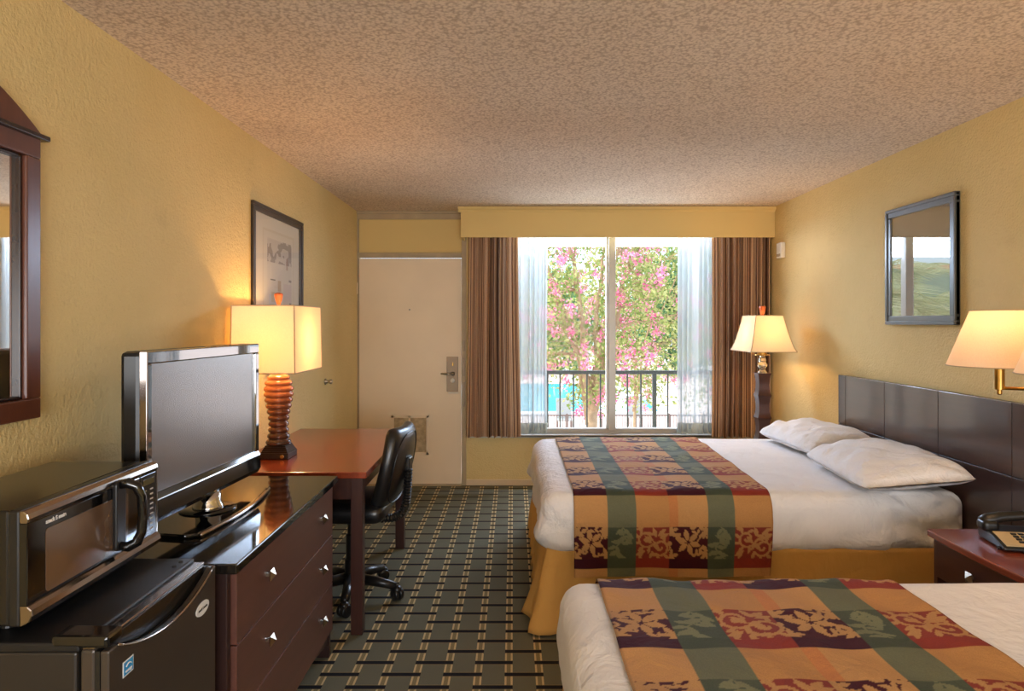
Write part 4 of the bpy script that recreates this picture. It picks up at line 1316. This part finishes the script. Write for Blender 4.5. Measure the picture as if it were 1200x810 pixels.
# pool chairs
def pool_chair(x, y, label, rz):
    Mx = Matrix.Translation((x, y, GZ)) @ Matrix.Rotation(rz, 4, 'Z')
    r = thing('patio_chair', label, 'chair', (x, y, GZ), 'poolside chairs')
    MB(Mx).box(-.32, .32, -.3, .3, .38, .43).build('seat', M['lounger'], r)
    MB(Mx).prism([(-.3, .42), (-.24, .42), (-.42, 1.25), (-.48, 1.25)], 'x', -.32, .32).build('backrest', M['lounger'], r)
    for sx in (-.29, .29):
        for sy in (-.27, .27):
            MB(Mx).box(sx - .025, sx + .025, sy - .025, sy + .025, 0, .4).build('leg', M['fence'], r)
pool_chair(2.15, 28.5, 'grey patio chair by the pool, seen left of the tree trunk', PI)
pool_chair(5.3, 29.5, 'grey patio chair by the pool, seen right of the window mullion', PI - .2)

# ---- trees
def tree(name, label, base, trunk_h, crown_c, crown_r, n_clump, per, leaf_len, blossoms, seed, lm, bm, spread=.2, stems=5, tr0=.11, group='trees outside the window', low=0):
    rg = np.random.default_rng(seed)
    root = thing(name, label, 'tree', base, group)
    mb = MB()
    B = Vector(base); Cc = Vector(crown_c)
    split = B + Vector((.1, 0, trunk_h))
    mb.tube([B, B + Vector((.06, 0, trunk_h * .5)), split], [tr0, tr0 * .9, tr0 * .85], 9)
    nodes = []
    for k in range(stems):
        a = 2 * PI * k / stems + rg.uniform(-.4, .4)
        tip = Cc + Vector((crown_r[0] * .75 * math.cos(a), crown_r[1] * .75 * math.sin(a), crown_r[2] * rg.uniform(.3, .9)))
        st = split + Vector((.05 * math.cos(a), .05 * math.sin(a), -rg.uniform(0, .5)))
        pts = []
        for t in np.linspace(0, 1, 9):
            p = st.lerp(tip, t); bend = math.sin(PI * t) * .22
            p = p + Vector((-(tip.x - st.x) * bend * .5 + rg.normal(0, .04), -(tip.y - st.y) * bend * .5 + rg.normal(0, .04), abs(tip.x - st.x) * bend * .5))
            pts.append(p)
        mb.tube(pts, [float(tr0 * .62 * (1 - .82 * t)) for t in np.linspace(0, 1, 9)], 7)
        nodes += pts[2:]
    # clumps
    cl = []
    while len(cl) < n_clump:
        q = rg.uniform(-1, 1, 3)
        d_ = np.linalg.norm(q)
        if d_ > 1 or d_ < .28: continue
        cl.append(Cc + Vector((q[0] * crown_r[0], q[1] * crown_r[1], q[2] * crown_r[2])))
    for c_ in cl:
        nb = min(nodes, key=lambda p: (p - c_).length + .5 * max(0, p.z - c_.z))
        mid = nb.lerp(c_, .5) + Vector((0, 0, .08))
        mb.tube([nb, mid, c_], [.014 * tr0 / .11, .009 * tr0 / .11, .004], 4, cap=False)
    mb.build('trunk', M['bark'], root, smooth=True)
    cen = np.array([tuple(c_) for c_ in cl])
    N = n_clump * per
    P = np.repeat(cen, per, axis=0) + rg.normal(0, spread, (N, 3)) * np.array([1, 1, .8])
    def cards(P, L, wr, jitter):
        N = len(P)
        a = rg.normal(0, 1, (N, 3)); a /= np.linalg.norm(a, axis=1)[:, None]
        b = rg.normal(0, 1, (N, 3)); b -= (a * b).sum(1)[:, None] * a; b /= np.linalg.norm(b, axis=1)[:, None]
        l = (L * rg.uniform(.7, 1.3, N))[:, None]
        v = np.stack([P - a * l * .5, P + b * l * wr, P + a * l * .5, P - b * l * wr], 1).reshape(-1, 3)
        m_ = MB(); m_.v = [tuple(x) for x in v]; m_.f = [(4 * i, 4 * i + 1, 4 * i + 2, 4 * i + 3) for i in range(N)]
        return m_
    cards(P, leaf_len, .28, 0).build('foliage', lm, root)
    if blossoms:
        ii = rg.choice(len(cen), blossoms, replace=blossoms > len(cen))
        bc = cen[ii] + rg.normal(0, spread * .8, (blossoms, 3)) + (cen[ii] - np.array(tuple(Cc))) * .06
        pb = np.repeat(bc, 46, axis=0) + rg.normal(0, .055, (blossoms * 46, 3)) * np.array([1, 1, 1.2])
        cards(pb, .055, .42, 0).build('blossom', bm, root)
    return root
tree('crape_myrtle', 'pink flowering crape myrtle with a pale trunk, left half of the window', (1.42, 13.0, GZ), 3.0, (1.25, 13.2, 2.0), (1.75, 1.4, 2.5), 190, 50, .085, 150, 31, M['leaf'], M['blossom'], .17, 6, .12)
tree('crape_myrtle', 'pink flowering crape myrtle in the right half of the window', (2.93, 16.9, GZ), 2.6, (3.75, 17.1, 2.25), (2.05, 1.6, 3.25), 240, 52, .10, 170, 47, M['leaf'], M['blossom'], .2, 5, .042)
tree('leafy_tree', 'tall green tree beyond the pool, behind the left crape myrtle', (1.0, 62, GZ), 3, (1.5, 62, 1.5), (6.0, 4, 5.2), 150, 60, .55, 0, 5, M['farleaf'], None, .9, 5, .3)
tree('leafy_tree', 'wide green tree beyond the pool, behind the right crape myrtle', (15, 58, GZ), 3, (15, 58, 2.4), (6.0, 4, 5.0), 150, 60, .55, 0, 9, M['farleaf'], None, .9, 5, .3)

# ---- things the right-hand picture glass reflects: palm, green-roofed building, pole
def palm(x, y, h, label, seed):
    rg = np.random.default_rng(seed)
    r = thing('palm_tree', label, 'palm', (x, y, GZ), 'palms outside')
    top = Vector((x + .1, y, h))
    MB().tube([(x, y, GZ), (x + .04, y, (GZ + h) / 2), top], [.2, .16, .14], 10).build('trunk', M['bark'], r, smooth=True)
    for k in range(20):
        a = 2 * PI * k / 20 + rg.uniform(-.2, .2); up = rg.uniform(.1, 1.7)
        mb = MB()
        dirh = Vector((math.cos(a), math.sin(a), 0)); L = rg.uniform(1.2, 1.6)
        ptp = [top + dirh * (L * t) + Vector((0, 0, up * t * 1.1 - 1.25 * t * t)) for t in np.linspace(0, 1, 14)]
        mb.tube(ptp, [float(.02 * (1 - .8 * t) + .003) for t in np.linspace(0, 1, 14)], 5)
        side = Vector((-dirh.y, dirh.x, 0))
        for p, q in zip(ptp[2:], ptp[3:]):
            for s_ in (-1, 1):
                for o_ in (0, .5):
                    c0 = p.lerp(q, o_); tip = c0 + side * s_ * .5 + dirh * .3 + Vector((0, 0, -.12))
                    mb.add([c0, c0 + (q - p) * .35, tip], [(0, 1, 2)])
        mb.build('frond', M['palmleaf'], r)
palm(-2.40, 12.6, 2.0, 'palm beside the balcony, reflected in the framed print on the right wall', 3)
palm(-5.5, 16.2, 1.75, 'palm farther along, reflected low in the framed print on the right wall', 8)
bl = thing('building', 'green roofed motel wing, reflected in the framed print on the right wall', 'building', (-20, 34, GZ))
box(-36, -9.5, 30.5, 44, GZ, 1.2).build('wall', M['stucco'], bl)
MB().prism([(29.6, 1.0), (37, 4.4), (45, 1.0)], 'x', -36.5, -9).build('roof', M['roofgreen'], bl)
MB().prism([(36.8, 4.35), (37, 4.6), (37.2, 4.35)], 'x', -36.5, -9).build('ridge', M['roofridge'], bl)
up = thing('utility_pole', 'wooden utility pole reflected in the framed print on the right wall', 'pole', (-22.5, 49, GZ))
MB().lathe([(.22, GZ), (.16, 8.2)], (-22.5, 49, 0), 10).build('pole', M['plank'], up)
MB().box(-23.6, -21.4, 48.9, 49.1, 7.5, 7.7).build('crossarm', M['plank'], up)

# ================================================================== LIGHT
def point(name, loc, energy, rgb, r, parent):
    l = bpy.data.lights.new(name, 'POINT'); l.energy = energy; l.color = lin(rgb)[:3]; l.shadow_soft_size = r
    o = bpy.data.objects.new(name, l); COL.objects.link(o)
    o.location = loc
    if parent is not None:
        o.parent = parent; o.location = Vector(loc) - parent.location
    return o
point('bulb_light', (LX, LY, 1.36), 11, (255, 200, 132), .035, dl)
point('bulb_light', (GX, GY, 1.36), 8, (255, 200, 132), .035, fl)
point('bulb_light', (1.817, 2.55, 1.43), 3, (255, 208, 150), .03, sc)
point('bulb_light', (1.771, 2.13, 1.43), 3, (255, 208, 150), .03, sc)
def area(name, loc, target, sx, sy, energy, rgb):
    l = bpy.data.lights.new(name, 'AREA'); l.shape = 'RECTANGLE'; l.size = sx; l.size_y = sy; l.energy = energy; l.color = lin(rgb)[:3]
    o = bpy.data.objects.new(name, l); COL.objects.link(o); o.location = loc
    o.rotation_euler = (Vector(target) - Vector(loc)).to_track_quat('-Z', 'Y').to_euler()
    return o
area('room_fill', (.35, -2.45, 1.25), (.4, 3.2, 1.3), 3.0, 1.2, 115, (236, 244, 255))  # unseen fill added behind the camera to brighten the room, no fixture
room = point('rear_fill', (.4, -1.9, 1.25), 50, (246, 244, 244), .3, None)  # second unseen fill behind the camera, added to lift the general brightness
area('daylight_fill_high', (.9, 6.62, 2.33), (.9, 2.2, .2), 2.0, .5, 150, (200, 222, 255))  # added fill hidden above the window line, stands in for daylight
area('daylight_fill_low', (.9, 6.75, .01), (.9, 3.2, 2.45), 2.0, .8, 85, (222, 236, 255))  # added fill hidden below the sill, stands in for daylight bounced upward
def sun(name, direction, energy, angle, rgb):
    l = bpy.data.lights.new(name, 'SUN'); l.energy = energy; l.angle = math.radians(angle); l.color = lin(rgb)[:3]
    o = bpy.data.objects.new(name, l); COL.objects.link(o); o.location = (0, -5, 9)
    o.rotation_euler = Vector(direction).to_track_quat('-Z', 'Y').to_euler()
    return o
sun('sun', (.60, -.33, -.62), 5.0, 1.0, (255, 246, 228))
sun('skylight', (-.05, -1, -.30), 3.8, 60, (222, 234, 255))
po = bpy.data.lights.new('window_portal', 'AREA'); po.shape = 'RECTANGLE'; po.size = WX1 - WX0; po.size_y = WZ1 - WZ0
po.cycles.is_portal = True
o = bpy.data.objects.new('window_portal', po); COL.objects.link(o); o.location = ((WX0 + WX1) / 2, YB + .13, (WZ0 + WZ1) / 2); o.rotation_euler = (-PI / 2, 0, 0)

wd = bpy.data.worlds.new('World'); S.world = wd; wd.use_nodes = True
nt = wd.node_tree; nt.nodes.clear()
sky = nt.nodes.new('ShaderNodeTexSky'); sky.sky_type = 'NISHITA'; sky.sun_disc = False; sky.sun_elevation = math.radians(52); sky.sun_rotation = math.radians(200); sky.air_density = 1.0; sky.dust_density = 2.5
mixn = nt.nodes.new('ShaderNodeMix'); mixn.data_type = 'RGBA'; mixn.inputs[0].default_value = .35; mixn.inputs[7].default_value = (4.6, 5.8, 7.2, 1)
nt.links.new(sky.outputs[0], mixn.inputs[6])
bg = nt.nodes.new('ShaderNodeBackground'); bg.inputs[1].default_value = .5
nt.links.new(mixn.outputs[2], bg.inputs[0])
wo = nt.nodes.new('ShaderNodeOutputWorld'); nt.links.new(bg.outputs[0], wo.inputs[0])

# ================================================================== CAMERA
cam = bpy.data.cameras.new('camera'); cam.sensor_width = 36; cam.lens = 24.0
cam.shift_x = -1 / 1200; cam.shift_y = -27 / 1200
cam.clip_start = .05; cam.clip_end = 400
co = bpy.data.objects.new('camera', cam); COL.objects.link(co)
co.location = (0, 0, 1.46); co.rotation_euler = (PI / 2, 0, 0)
S.camera = co
S.view_settings.view_transform = 'Standard'
S.view_settings.look = 'None'
S.view_settings.exposure = 0.10
S.cycles.max_bounces = 10; S.cycles.diffuse_bounces = 5; S.cycles.glossy_bounces = 4; S.cycles.transparent_max_bounces = 12
S.cycles.sample_clamp_indirect = 6.0
S.cycles.use_denoising = True
